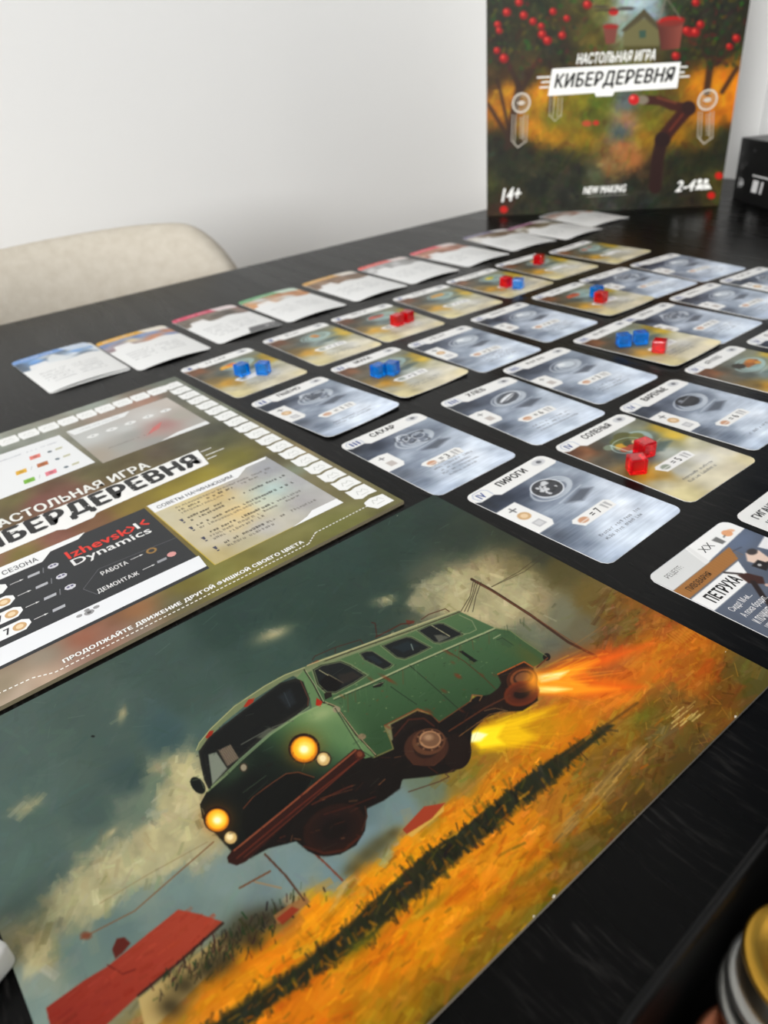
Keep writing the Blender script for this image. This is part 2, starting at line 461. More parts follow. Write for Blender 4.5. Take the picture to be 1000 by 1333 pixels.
class Sheet:
    """flat coloured shapes in millimetres (u right, v up) laid on a printed face; every word and every panel is a part of its own"""
    def __init__(s):
        s.parts = []; s.small = None; s.new('printed_mark')
    @property
    def n(s): return sum(p['n'] for p in s.parts)
    def new(s, name, kind=None):
        s.cur = dict(name=name, kind=kind, V=[], F=[], C=[], n=0); s.parts.append(s.cur); return s.cur
    def _add(s, P, faces, col, z, part=None):
        q = part or s.cur; P = np.asarray(P, float)
        q['V'].append(np.column_stack([P, np.full(len(P), z)]))
        for f in faces: q['F'].append([i+q['n'] for i in f])
        q['C'] += [col]*len(faces); q['n'] += len(P)
    def poly(s, pts, col, z=0.0, part=None):
        P = np.array(pts, float)
        a = np.sum(P[:, 0]*np.roll(P[:, 1], -1)-np.roll(P[:, 0], -1)*P[:, 1])
        if a < 0: P = P[::-1]
        s._add(P, [list(range(len(P)))], col, z, part)
    def rect(s, u0, v0, u1, v1, col, z=0.0, part=None): s.poly([(u0, v0), (u1, v0), (u1, v1), (u0, v1)], col, z, part)
    def ell(s, cu, cv, ru, rv, col, z=0.0, n=20):
        s.poly([(cu+ru*math.cos(2*math.pi*i/n), cv+rv*math.sin(2*math.pi*i/n)) for i in range(n)], col, z)
    def ring(s, cu, cv, ro, ri, col, z=0.0, n=24):
        P = [(cu+r*math.cos(2*math.pi*i/n), cv+r*math.sin(2*math.pi*i/n)) for r in (ri, ro) for i in range(n)]
        s._add(P, [[i, n+i, n+(i+1) % n, (i+1) % n] for i in range(n)], col, z)
    def line(s, pts, w, col, z=0.0):
        for (x0, y0), (x1, y1) in zip(pts[:-1], pts[1:]):
            dx, dy = x1-x0, y1-y0; L = math.hypot(dx, dy)+1e-9; nx, ny = -dy/L*w/2, dx/L*w/2
            s.poly([(x0-nx, y0-ny), (x1-nx, y1-ny), (x1+nx, y1+ny), (x0+nx, y0+ny)], col, z)
    def text(s, t, box, col, z=0.0, bold=0.0, shear=0.0, rot=0.0, name='lettering'):
        """fit the word into box = (u0, v0, u1, v1) (bottom-left, top-right); rot turns it about the box's lower left"""
        V, F = text_geo(t, 0.0, shear, bold)
        lo, hi = V.min(0), V.max(0)
        u0, v0, u1, v1 = box
        P = (V-lo)/(hi-lo+1e-9)*np.array([u1-u0, v1-v0])
        c, n = math.cos(math.radians(rot)), math.sin(math.radians(rot))
        P = np.column_stack([u0+P[:, 0]*c-P[:, 1]*n, v0+P[:, 0]*n+P[:, 1]*c])
        keep = s.cur; p = s.new(name); s._add(P, F, col, z, p); s.cur = keep
        if bold > 0:                           # keep the repeated outlines a hair apart
            q = p['V'][-1]; q[:, 2] += (np.arange(len(q))*4//len(q))*0.012
    def words(s, u0, u1, v, h, col, z=0.0, seed=0, gap=0.5, bold=0.3, p_space=0.16):
        """a line of print too small to read: letter-sized ticks in word groups"""
        if s.small is None: keep = s.cur; s.small = s.new('small_print', 'stuff'); s.cur = keep
        r = random.Random(seed); u = u0; q = s.small
        while u < u1:
            w = h*r.uniform(0.45, 0.75)
            if r.random() > p_space:
                hh = h*r.choice((0.75, 0.75, 0.8, 1.0))
                s.rect(u, v, u+h*bold*0.55, v+hh, col, z, q)
                if r.random() < 0.6: s.rect(u+w*0.62, v, u+w*0.62+h*bold*0.5, v+hh, col, z, q)
                k = r.choice((0.0, 0.4, 0.65))
                s.rect(u, v+k*h, u+w*0.8, v+k*h+h*bold*0.5, col, z, q)
            u += w+h*0.22
    def build(s, root, mat_, fn=None):
        for q in s.parts:
            if not q['n']: continue
            V = np.concatenate(q['V'])
            V = fn(V) if fn is not None else V*0.001
            idx = np.array([i for f in q['F'] for i in f]); ln = np.array([len(f) for f in q['F']])
            st = np.concatenate([[0], np.cumsum(ln)[:-1]])
            C = np.repeat(lin255(np.array(q['C'], float)), ln, 0)
            o = link(q['name'], raw_mesh(q['name'], V, idx, st, colc=C), mat_, root)
            if q['kind']: o['kind'] = q['kind']

# ================================================================== the board with the van picture
PB = np.array([0.2077, 0.2639]); PANG = math.radians(3.0); PW, PH, PT = 0.2447, 0.1826, 0.0013
M_PRINT_PIC = print_mat('printed_picture_varnish', 0.42, 0.12)
def make_picture_board():
    root = empty('picture_board', (PB[0], PB[1], 0), PANG,
                 'thick card board with a painting of a green flying van', 'game board')
    # local frame: x 0..-PW leftwards, y 0..-PH towards the viewer; origin = far right corner
    nu, nv = int(PW*1000*4.0), int(PH*1000*4.0)
    u = np.linspace(-PW, 0, nu); v = np.linspace(0, -PH, nv)
    U, V = np.meshgrid(u, v)
    c, s = math.cos(PANG), math.sin(PANG)
    PX, PY = project(np.stack([PB[0]+U*c-V*s, PB[1]+U*s+V*c, np.full(U.shape, PT)], -1))
    cv = Canvas(PX, PY); cv.k = 4.0/3.3
    A = []
    def sky(*q): A.extend(q)
    sky((570,665,(50,66,59)),(450,720,(56,76,69)),(300,800,(56,76,70)),(200,850,(72,90,84)),(100,900,(80,96,90)),(20,960,(86,102,97)),(50,1050,(86,104,98)),
        (150,960,(78,95,89)),(250,900,(70,88,82)),(20,1150,(88,106,100)),(60,1120,(88,106,100)),(120,1060,(80,97,92)),(170,1010,(72,90,88)),(215,960,(70,92,92)),
        (660,680,(58,66,52)),(700,715,(64,66,48)),(500,770,(56,74,66)),(400,790,(54,74,66)),(350,850,(64,84,76)),(520,700,(52,70,62)),(-60,1000,(86,102,97)),(-20,1100,(88,106,100)),
        (240,1190,(114,130,126)),(280,960,(78,98,92)),(600,690,(56,68,58)),(455,790,(56,74,66)))
    sky((560,770,(88,94,80)),(598,778,(172,160,124)),(640,760,(172,158,122)),(676,748,(124,114,80)),(700,790,(158,146,114)),(730,800,(124,122,100)),(760,820,(112,106,82)),
        (668,778,(184,172,134)),(740,855,(106,102,84)),(800,810,(112,86,40)),(770,780,(112,96,50)),(735,738,(92,84,48)),(690,830,(120,122,104)),(720,850,(104,108,96)),(765,860,(112,96,64)))
    sky((235,1005,(188,180,140)),(225,1050,(184,176,138)),(245,1090,(172,164,130)),(200,1090,(176,168,132)),(150,1122,(166,160,128)),(120,1160,(142,146,120)),(90,1190,(130,134,112)),
        (165,1160,(126,140,132)),(200,1135,(142,148,128)),(50,1240,(156,146,110)),(38,1275,(140,150,140)),(130,1095,(96,112,102)),(180,1055,(110,122,108)),(205,1015,(110,122,106)),(262,1040,(176,168,132)))
    sky((100,1240,(110,128,122)),(150,1210,(106,124,120)),(230,1160,(118,136,132)),(300,1150,(128,144,140)),(340,1180,(116,132,132)),(380,1135,(126,144,144)),(440,1135,(120,140,142)),
        (480,1095,(122,142,146)),(520,1050,(120,138,138)),(555,1025,(112,124,106)),(600,1005,(136,118,56)),(625,990,(150,116,36)),(290,1190,(118,134,128)),(40,1320,(124,140,134)),(470,1060,(110,128,130)))
    # field
    sky((300,1290,(204,130,14)),(350,1245,(212,136,10)),(420,1190,(224,148,14)),(480,1150,(222,146,14)),(540,1110,(224,152,18)),(600,1070,(216,144,20)),(650,1030,(210,140,22)),(700,990,(196,126,20)),
        (745,945,(204,122,14)),(800,900,(204,120,22)),(850,860,(196,116,18)),(870,800,(156,96,26)),(830,780,(136,92,32)),(900,830,(186,112,14)),(930,870,(168,96,12)),(790,860,(176,96,34)))
    sky((400,1310,(204,122,10)),(500,1250,(206,128,10)),(560,1220,(214,144,14)),(620,1160,(208,132,14)),(680,1110,(204,134,20)),(740,1060,(170,118,34)),(790,1000,(134,104,44)),(850,960,(112,88,34)),
        (880,920,(124,92,34)),(940,900,(128,88,20)),(960,870,(110,96,42)),(985,895,(96,88,40)),(810,955,(140,106,30)),(900,880,(164,100,18)),
        (600,1290,(124,98,14)),(700,1190,(124,104,26)),(770,1110,(98,82,28)),(830,1060,(92,74,28)),(900,990,(92,74,32)),(580,1320,(94,82,16)),(520,1310,(156,118,14)),(640,1240,(136,108,20)),
        (300,1400,(190,120,14)),(450,1420,(120,96,16)),(200,1420,(150,100,30)),(680,1170,(170,120,24)))
    cv.anchors(A, 4.6, 9)
    N = vnoise(U*1000, V*1000, 0.05, 3)
    cv.c += (N[..., None]-0.5)*9
    # cream clouds with torn, bright edges
    cl = vnoise(PX, PY, 0.07, 11)[..., None]
    def cream(X, Y): return np.array([150,146,116])+vnoise(X, Y, 0.045, 12)[..., None]*np.array([62,56,44])
    for k in range(3):
        j = np.random.default_rng(k+20)
        def J(P, q): return [(x+j.normal(0, q), y+j.normal(0, q)) for x, y in P]
        cv.poly(J([(258,990),(236,1000),(216,1016),(210,1034),(218,1058),(198,1066),(190,1086),(164,1098),(140,1100),(120,1112),(98,1124),(94,1142),(74,1158),(54,1176),(62,1196),(90,1200),(110,1206),(134,1188),(165,1164),(194,1148),(230,1126),(262,1110),(276,1092),(262,1070),(258,1030)], 3+2*k), cream, .42, 7)
        cv.poly(J([(528,780),(547,759),(581,750),(614,753),(634,744),(660,752),(690,745),(700,770),(690,790),(668,800),(648,818),(626,806),(592,796),(552,798)], 3+2*k), cream, .4, 7)
        cv.poly(J([(30,1228),(52,1226),(66,1240),(50,1262),(36,1276)], 3), cream, .35, 6)
    # small cloud flecks in the dark sky
    for x, y, rx, ry, rot in ((355,826,26,9,-20),(500,782,16,7,-10),(35,1050,22,9,-25),(158,930,6,12,10),(143,1085,14,6,-40),(205,1000,10,8,-30)):
        cv.glow(x, y, rx, ry, (168,160,126), 0.75, rot)
        cv.glow(x+4, y-2, rx*0.5, ry*0.5, (190,182,146), 0.6, rot)
    cloud = (cv.c.mean(-1) > 116) & (cv.c[..., 0]-cv.c[..., 2] < 62) & (cv.c[..., 0] > cv.c[..., 2]+8)
    # brush work, coarse to fine
    fld = (cv.c[..., 0]-cv.c[..., 2]) > 62
    skym = ~fld
    cv.strokes(1300, 34, 9, lambda r: r.normal(25, 55), 4, (0.2, 0.5), skym, lum=3)
    cv.strokes(1900, 20, 4, lambda r: r.normal(40, 60), 5, (0.2, 0.5), skym, lum=4)
    if cloud.any(): cv.strokes(700, 18, 5, lambda r: r.normal(60, 40), 6, (0.35, 0.75), cloud, lum=15)
    cv.strokes(1500, 36, 9, lambda r: r.normal(4, 16), 14, (0.35, 0.8), fld, lum=14)
    cv.strokes(2600, 12, 3.2, lambda r: r.normal(8, 24), 16, (0.3, 0.75), fld, lum=18)
    # dark ditch between the two field bands
    cv.poly([(250,1345),(300,1322),(380,1268),(440,1216),(500,1160),(545,1118),(600,1080),(650,1040),(700,1000),(735,978),(790,942),(800,944),(745,990),(712,1020),(672,1050),
             (640,1082),(600,1112),(572,1140),(520,1180),(480,1224),(420,1262),(350,1310),(310,1345)], (40,42,26), 0.95, 4)
    cv.line([(300,1330),(400,1262),(470,1212),(540,1150),(600,1100),(660,1050),(720,1002)], 24, (40,42,26), .9, 10)
    cv.line([(736,984),(789,944),(830,915)], 3, (96,66,20), 0.8, 3)
    ditch = (np.abs(cv.c-np.array([40, 42, 26])).sum(-1) < 46) & (PX > 240) & (PY > 930)
    cv.strokes(420, 18, 3, lambda r: r.normal(70, 25), 10, (0.3, 0.8), ditch, lum=10)
    for k in range(150):                   # grass breaking over both banks of the ditch
        t = RNG.random(); sd = 1 if RNG.random() < 0.5 else -1
        x = 300+t*440+sd*9+RNG.normal(0, 5); y = 1328-t*345+sd*15+RNG.normal(0, 6)
        g = RNG.random()
        col = (176+50*g, 108+48*g, 10+10*g) if RNG.random() < 0.7 else (84, 82, 26)
        L = RNG.uniform(4, 11); a = RNG.normal(-0.62, 0.35)
        cv.line([(x, y), (x+L*math.sin(a), y-L*math.cos(a))], RNG.uniform(1.6, 4), col, RNG.uniform(0.3, 0.7), 3.0)
    for k in range(420):                   # dry stems and brown gaps all over the field
        t = RNG.random(); x = 260+t*560+RNG.normal(0, 90); y = 1330-t*400+RNG.normal(40, 70)
        g = RNG.random(); L = RNG.uniform(5, 18); a = RNG.normal(0.75, 0.25)
        col = ((110, 74, 14), (150, 92, 10), (236, 176, 40), (196, 104, 8), (92, 88, 22))[RNG.integers(5)]
        if fld[np.unravel_index(np.argmin((PX-x)**2+(PY-y)**2), PX.shape)] if k % 7 == 0 else True:
            if y > 1290-(x-300)*0.78-20: cv.line([(x, y), (x+L*math.sin(a), y-L*math.cos(a))], RNG.uniform(1.2, 3.4), col, RNG.uniform(0.2, 0.6), 2.2)
    for x, y, rx, ry, cc_, al_ in ((470,1230,40,9,(112,108,22),0.7),(620,1200,46,8,(110,104,24),0.5),(700,1130,40,8,(92,88,22),0.5),(560,1180,30,6,(120,110,24),0.6),
                            (840,930,26,10,(104,112,22),0.7),(875,1000,40,12,(92,74,20),0.5),(930,930,24,16,(110,76,18),0.5),(960,865,26,20,(98,88,40),0.6)):
        cv.glow(x, y, rx, ry, cc_, al_, -38)
    # bleached strip on the right of the field
    cv.line([(728,1090),(760,1050),(800,1005),(830,975)], 11, (160,136,84), 0.55, 9)
    for k in range(60):
        t = RNG.random(); x = 728+t*100+RNG.normal(0, 7); y = 1090-t*112+RNG.normal(0, 7); L = RNG.uniform(10, 26)
        cv.line([(x, y), (x+L*0.68, y-L*0.72)], RNG.uniform(1, 3), tuple(np.array([150, 122, 70])*RNG.uniform(0.6, 1.35)), 0.6)
    for k in range(70):                    # scratchy light bristle marks right of the van
        x, y = RNG.uniform(840, 960), RNG.uniform(800, 980); L = RNG.uniform(6, 18); a = RNG.uniform(0, 3.1)
        cv.line([(x, y), (x+L*math.cos(a), y+L*math.sin(a))], 1.1, (196, 150, 60), RNG.uniform(0.15, 0.5))
    for k in range(26):
        x, y = RNG.normal(888, 12), RNG.normal(934, 9); L = RNG.uniform(6, 14)
        cv.line([(x, y), (x+L*0.75, y-L*0.65)], RNG.uniform(1, 2.2), (206,184,120), RNG.uniform(0.3, 0.8))
    for k in range(8): cv.line([(868+k*4, 826-k*1.5), (884+k*4, 838-k*1.5)], 2.0, (196,140,60), .5)
    # red barn, cream wall, bushes
    cv.poly([(180,1300),(296,1212),(300,1240),(250,1290),(205,1333),(190,1345)], (186,164,112), 0.95, 3)
    cv.poly([(60,1312),(110,1276),(140,1258),(232,1184),(260,1190),(290,1200),(250,1238),(180,1296),(140,1333),(120,1355),(70,1355)],
            grad((230,1190), (158,70,50), (90,1330), (136,50,36)), 1, 2)
    cv.line([(140,1256),(160,1268),(176,1262)], 2, (96,26,18), 0.8); cv.line([(180,1296),(230,1255),(290,1202)], 4, (58,34,24), 0.9)
    cv.poly([(146,1236),(152,1222),(162,1220),(170,1228),(160,1240),(150,1248)], (92,36,26), 1, 2)
    cv.strokes(260, 10, 3, lambda r: r.normal(-2, 10), 7, (0.3, 0.7), (np.abs(cv.c-np.array([148, 60, 43])).sum(-1) < 60) & (PY > 1180), lum=10)
    for x, y, r in ((300,1222,16),(320,1206,20),(344,1196,18),(270,1262,18),(240,1282,18),(290,1250,18),(366,1190,14),(222,1310,18),(330,1225,14)):
        cv.glow(x, y, r*1.2, r, (58,50,30), 0.85)
    for k in range(240):
        x, y = RNG.normal(300, 46), 0; y = 1232-(x-300)*0.62+RNG.normal(0, 12); L = RNG.uniform(4, 11)
        cv.line([(x, y), (x+RNG.normal(0, 3), y-L)], RNG.uniform(1, 3), (44+RNG.normal(0, 16), 40+RNG.normal(0, 12), 24), RNG.uniform(0.3, 0.8))
    cv.poly([(356,1192),(376,1178),(398,1166),(404,1174),(380,1192),(362,1204)], (150,110,70), 0.9, 2); cv.poly([(360,1196),(380,1180),(390,1184),(368,1204)], (140,50,30), 0.8, 2)
    cv.poly([(524,1080),(552,1050),(580,1045),(562,1066),(530,1086)], (158,70,44), 1, 1.5); cv.poly([(530,1086),(562,1066),(578,1048),(578,1056),(548,1080),(536,1090)], (206,170,90), 0.9, 1.5)
    for x, y, r in ((495,1098,16),(478,1112,14),(512,1085,10),(460,1130,14)):
        cv.glow(x, y, r*1.3, r*0.8, (84,76,44), 0.75, -30)
    # telegraph poles and wires
    cv.line([(105,1222),(175,1186),(232,1136),(278,1096)], 2, (124,92,66), 0.8); cv.line([(130,1176),(190,1140),(270,1096)], 1.2, (140,120,90), 0.6)
    cv.ell(112,1218,7,5,(120,66,44),0.8,0,4)
    cv.line([(345,1112),(372,1140),(396,1172)], 3, (88,62,46)); cv.line([(312,1156),(352,1134)], 2.6, (112,78,54)); cv.line([(332,1148),(366,1156)], 2.2, (150,130,100)); cv.line([(404,1106),(424,1124),(446,1146)], 2.6, (120,66,44))
    cv.line([(614,754),(640,768),(690,800),(740,836),(776,854)], 3.4, (70,46,32)); cv.line([(620,757),(700,806),(765,848)], 1.2, (120,76,48), 0.8)
    for dx in (0, 8, 15, 26): cv.line([(616+dx*0.4,758),(612+dx*0.3,776),(600+dx*0.6,796)], 1.0, (60,48,36), 0.8)
    for dx in (0, 7): cv.line([(640,764),(676+dx,744),(705+dx,722)], 0.9, (70,58,40), 0.7)
    # exhaust flames
    def f3(x, y): return 560+0.44*x, 720+0.44*y
    def P3(*q): return [f3(*a) for a in q]
    cv.glow(750, 866, 70, 20, (206,92,16), 0.7, -14); cv.glow(700, 948, 62, 20, (196,150,10), 0.75, -14)
    cv.glow(800, 882, 60, 12, (200,104,18), 0.4, -8); cv.glow(800, 862, 40, 10, (150,110,70), 0.4, -20)
    cv.poly(P3((296,362),(350,345),(430,322),(560,288),(650,268),(560,318),(470,352),(500,372),(640,396),(480,428),(320,418)), (236,110,14), 0.75, 12)
    cv.poly(P3((298,364),(350,350),(424,334),(500,318),(420,368),(470,392),(560,402),(430,420),(320,414)), (252,170,40), 0.85, 8)
    cv.poly(P3((296,366),(350,356),(410,348),(380,372),(330,382)), (255,246,190), 1, 5); cv.poly(P3((312,394),(380,396),(420,402),(370,412),(322,412)), (255,236,150), 1, 5)
    cv.poly(P3((108,540),(160,508),(230,488),(370,456),(270,515),(320,545),(260,572),(150,588)), (240,196,14), 0.85, 10)
    cv.poly(P3((108,540),(150,518),(220,508),(200,545),(220,565),(150,576)), (255,232,50), 0.9, 6); cv.poly(P3((108,540),(140,528),(170,536),(150,556),(120,560)), (255,252,200), 1, 4)
    for k in range(70):
        a = RNG.normal(-0.2, 0.22); L = RNG.uniform(20, 70); x0, y0 = (694, 884+RNG.normal(0, 8)) if k % 3 else (612, 958+RNG.normal(0, 7)); q = RNG.uniform(6, 60)
        cv.line([(x0+q*math.cos(a), y0+q*math.sin(a)), (x0+(q+L)*math.cos(a), y0+(q+L)*math.sin(a))], RNG.uniform(0.8, 2.4), (255, 140+RNG.uniform(0, 90), 20+RNG.uniform(0, 60)) if k % 3 else (250, 214, 30), RNG.uniform(0.1, 0.32), 1.8)
    before = cv.c.copy()
    # ---------------- the van
    def a(*q): return [(240+0.26*x, 860+0.26*y) for x, y in q]
    def b(*q): return [(400+0.33*x, 780+0.33*y) for x, y in q]
    def E(fr, cx, cy, rx, ry, col, alpha=1.0, rot=0.0, soft=1.2, ring=None):
        k = 0.26 if fr is a else 0.33
        (x, y), = fr((cx, cy)); cv.ell(x, y, rx*k, ry*k, col, alpha, rot, soft, ring)
    DK = (24, 18, 14)
    # running gear under the body
    cv.poly(a((330,990),(420,940),(560,905),(620,955),(700,978),(780,970),(860,925),(905,850),(915,740),(1000,700),(1080,640),(1100,560),(1000,470),(880,480),(560,720),(300,960)), DK, 1, 2)
    E(a,740,850,160,122,(24,16,12),1,-25)
    for k, r in enumerate((150, 128, 104, 80)): E(a,752,842,r,r*0.72,(66-8*k,34-3*k,22),0.45,-25,2,5)
    cv.line(a((600,930),(700,965),(800,950),(880,880)), 3, (84,40,24), 0.7, 2); cv.line(a((905,730),(915,780),(890,850)), 2, (70,44,32), 0.9)
    cv.line(a((640,720),(760,660),(900,600),(1000,560)), 2.4, (92,44,28), 0.7); cv.line(a((700,770),(830,730),(960,680)), 2, (70,32,22), 0.8); cv.line(a((680,690),(860,640)), 1.4, (120,70,46), 0.5)
    cv.poly(b((180,640),(330,560),(420,500),(640,400),(760,330),(905,300),(910,400),(850,440),(760,445),(700,470),(650,520),(640,610),(580,680),(480,700),(380,710),(280,780),(180,760)), DK, 1, 2)
    cv.line(b((400,760),(520,720),(560,700),(545,690),(600,660)), 1.6, (84,58,44), 0.9)
    for k in range(130):                   # pipes, bolts and oily glints of the running gear
        fr = a if k % 2 else b
        x, y = (RNG.uniform(420, 980), RNG.uniform(560, 960)) if fr is a else (RNG.uniform(230, 880), RNG.uniform(400, 700))
        L = RNG.uniform(10, 60); t = RNG.normal(-0.45, 0.5)
        (x0, y0), (x1, y1) = fr((x, y), (x+L*math.cos(t), y+L*math.sin(t)))
        q = np.unravel_index(np.argmin((PX-x0)**2+(PY-y0)**2), PX.shape)
        if np.abs(cv.c[q]-np.array(DK)).sum() < 60:
            cv.line([(x0, y0), (x1, y1)], RNG.uniform(0.7, 2.0), ((86,42,26), (60,30,20), (128,86,58), (44,30,24))[RNG.integers(4)], RNG.uniform(0.3, 0.8))
    # side of the body
    side = b((-40,300),(0,270),(60,235),(240,175),(380,125),(600,48),(690,90),(740,113),(800,122),(850,160),(948,226),(935,246),(890,268),(855,246),(750,295),(768,330),(740,372),(690,382),(650,376),
             (645,402),(520,487),(480,447),(435,430),(305,500),(332,565),(342,592),(260,628),(215,600),(110,430),(30,400),(-40,360))
    cv.poly(side, grad(b((300,130))[0], (92,116,80), b((430,480))[0], (56,82,54), (0.35, (78,106,74)), (0.7, (66,94,64))), 1, 1.2)
    cv.glow(*b((870,215))[0], 30, 14, (96,92,44), 0.55, 35); cv.glow(*b((800,180))[0], 22, 14, (74,98,66), 0.5)
    cv.poly(b((740,115),(800,122),(850,160),(945,226),(930,240),(820,170),(760,140)), (66,92,62), 0.6, 3)
    # roof rail and gutter
    cv.poly(b((-60,300),(0,262),(60,234),(240,172),(400,112),(598,42),(606,52),(400,136),(250,192),(60,262),(-40,310)), (128,136,104), 1, 1.2)
    cv.line(b((-40,292),(0,270),(240,182),(400,126),(602,50)), 1.4, (66,60,44), 0.9); cv.line(b((0,264),(240,176),(598,44)), 1, (176,172,136), 0.7)
    cv.line(b((20,240),(30,225),(110,190),(210,160),(220,175)), 1.3, (70,52,42)); cv.line(b((110,212),(112,190)), 1.2, (70,52,42)); cv.line(b((270,150),(330,120),(370,98),(410,95)), 1.6, (84,46,34)); cv.line(b((275,148),(268,95),(255,92)), 1.6, (70,44,36))
    cv.line(b((450,80),(480,60),(545,38),(560,48)), 1.2, (90,60,46)); cv.poly(b((0,262),(40,240),(55,246),(10,268)), (138,66,36), 0.7, 2); cv.poly(b((390,82),(425,86),(420,96),(392,94)), (110,50,36), 0.8, 1.5)
    # belt line, seams, rust
    cv.line(b((105,392),(250,330),(400,262),(560,192),(740,115)), 2.2, (160,164,130), 0.95); cv.line(b((107,398),(250,337),(400,268),(560,198),(742,121)), 1, (44,56,40), 0.8)
    cv.line(b((330,345),(380,380),(432,415)), 1, (40,52,38), 0.9); cv.line(b((405,262),(500,345),(605,440)), 1.1, (44,54,38), 0.9); cv.line(b((548,202),(620,245),(690,302),(745,355)), 1.2, (84,52,30), 0.8)
    cv.line(b((305,500),(330,560),(340,590),(262,624)), 1.8, (128,118,74), 0.8); cv.line(b((305,498),(435,432),(482,448),(520,486)), 1.6, (120,66,40), 0.8); cv.line(b((520,486),(645,402),(650,378),(690,380)), 1.6, (110,66,40), 0.8)
    for x, y, rx, ry, al in ((320,316,34,10,.9),(595,303,18,13,.9),(540,362,14,9,.7),(556,212,20,7,.7),(140,384,12,6,.7),(575,250,9,7,.6),(690,300,9,8,.6),(610,440,12,6,.7),(480,440,16,6,.7),(320,505,14,7,.8),(650,250,8,5,.5),(740,300,10,7,.5),(250,315,14,8,.6)):
        E(b,x,y,rx*.8,ry*.55,(124,58,32),al*.85,30,3)
    for k in range(150):
        x, y = RNG.uniform(100, 860), RNG.uniform(140, 560)
        (px, py), = b((x, y))
        cc = (150, 156, 118) if RNG.random() < 0.5 else (52, 66, 44)
        if RNG.random() < 0.25: cc = (122, 70, 40)
        m = np.array(side)
        ins = False
        for i in range(len(m)):
            x0, y0 = m[i]; x1, y1 = m[(i+1) % len(m)]
            if (y0 > py) != (y1 > py) and px < (x1-x0)*(py-y0)/(y1-y0)+x0: ins = not ins
        if ins: cv.ell(px, py, RNG.uniform(0.5, 1.9), RNG.uniform(0.4, 1.0), cc, RNG.uniform(0.3, 0.7), RNG.uniform(-40, 40))
    cv.poly(b((598,206),(612,203),(672,243),(658,249)), (22,24,20))
    cv.poly(b((748,160),(770,152),(815,182),(795,192)), (66,90,62), 0.9); cv.line(b((748,160),(770,152),(815,182)), 1, (40,54,38), 0.7); cv.line(b((735,155),(762,140)), 1.6, (170,172,140), 0.7)
    # side windows
    def window(pts, glass=(30,34,34)):
        P = np.array(pts); c = P.mean(0)
        cv.poly(c+(P-c)*1.15, (126,138,104), 1, 1.4); cv.poly(c+(P-c)*1.08, (50,58,42), 1, 1.2); cv.poly(P, glass, 1, 1.2)
    w1 = b((28,280),(60,262),(130,248),(165,262),(226,300),(180,330),(112,366),(78,366),(45,335)); window(w1)
    w2 = b((210,215),(235,206),(258,206),(335,256),(322,268),(300,276),(228,240)); window(w2)
    w3 = b((300,184),(345,165),(392,150),(410,152),(482,190),(430,216),(385,234),(355,228)); window(w3)
    w4 = b((440,124),(480,106),(520,96),(538,98),(612,138),(565,158),(522,172),(500,168)); window(w4)
    cv.line(b((600,62),(650,85),(668,120),(640,134),(618,138)), 1.2, (150,154,120), 0.7)
    cv.poly(b((50,325),(80,296),(142,330),(112,364),(60,356)), (18,16,14)); cv.line(b((82,296),(142,330)), 1.2, (110,104,84)); cv.line(b((48,280),(82,300)), 1.2, (150,146,118))
    cv.poly(b((120,300),(180,285),(215,305),(140,335)), (58,50,44), 0.7, 3); cv.poly(b((335,190),(395,165),(440,185),(380,210)), (40,52,58), 0.7, 3); cv.poly(b((500,142),(530,140),(562,150),(520,170)), (112,112,100), 0.8, 2); cv.line(b((492,104),(562,146)), 1.4, (150,146,120)); cv.line(b((410,178),(418,200)), 1.6, (150,160,150), 0.7); cv.poly(b((232,226),(262,222),(300,250),(282,258)), (44,54,60), 0.7, 2)
    cv.poly(b((258,345),(285,328),(305,326),(290,345),(262,350)), (30,28,24)); cv.line(b((262,340),(300,328)), 1, (170,168,140), 0.7)
    # front wheel
    E(b,590,600,58,72,(34,22,16)); cv.poly(b((330,495),(435,440),(490,458),(515,490),(560,560),(540,650),(430,660),(345,600)), (26,18,14), 0.95, 2)
    cv.line(b((345,540),(400,475),(460,470),(500,500)), 2.4, (84,42,28), 0.7); cv.line(b((530,560),(540,620),(500,655),(420,650),(390,610)), 2.2, (90,52,36), 0.9)
    E(b,466,590,78,66,(44,28,21)); E(b,470,585,70,58,(78,48,34),.8,-10,2,10); E(b,480,562,66,52,(98,66,46),1,-10); E(b,484,556,54,43,(62,40,30)); E(b,485,554,44,35,(168,130,98)); E(b,486,553,36,28,(120,90,68)); E(b,478,545,18,12,(188,156,124),.7,0,4)
    for ang in range(0, 360, 40): E(b,484+49*math.cos(math.radians(ang)),556+39*math.sin(math.radians(ang)),5,4,(150,112,82),.7)
    # rear jet
    cv.poly(b((750,296),(855,246),(892,268),(906,330),(900,400),(840,438),(740,430),(690,442),(640,430),(700,392),(770,340)), (36,22,15), 0.97, 2)
    E(b,848,318,62,50,(74,40,22),1,-10); E(b,850,312,50,36,(130,78,44),1,-15); E(b,852,310,40,27,(62,38,26),1,-15); E(b,850,308,30,19,(120,80,54),1,-15)
    for k, (r, q) in enumerate(((58,40),(52,34),(46,28))): E(b,846,372,r,q,(126-20*k,58-8*k,26),.75,-15,2,6)
    cv.glow(*b((895,320))[0], 12, 16, (250,170,50), .85); cv.line(b((752,296),(856,247),(890,268)), 1.8, (168,96,44), .9); cv.line(b((645,402),(652,378),(690,382),(680,400)), 1.6, (130,100,66), .9)
    cv.line(b((560,520),(700,430),(800,380)), 2.2, (96,54,32), .8); cv.line(b((600,540),(720,455),(780,440)), 1.6, (150,110,66), .6); cv.line(b((700,440),(740,430),(790,440),(760,452)), 1.4, (110,84,60), .8)
    E(b,945,228,15,15,(30,24,20)); cv.line(b((905,270),(948,232)), 2, (104,60,34))
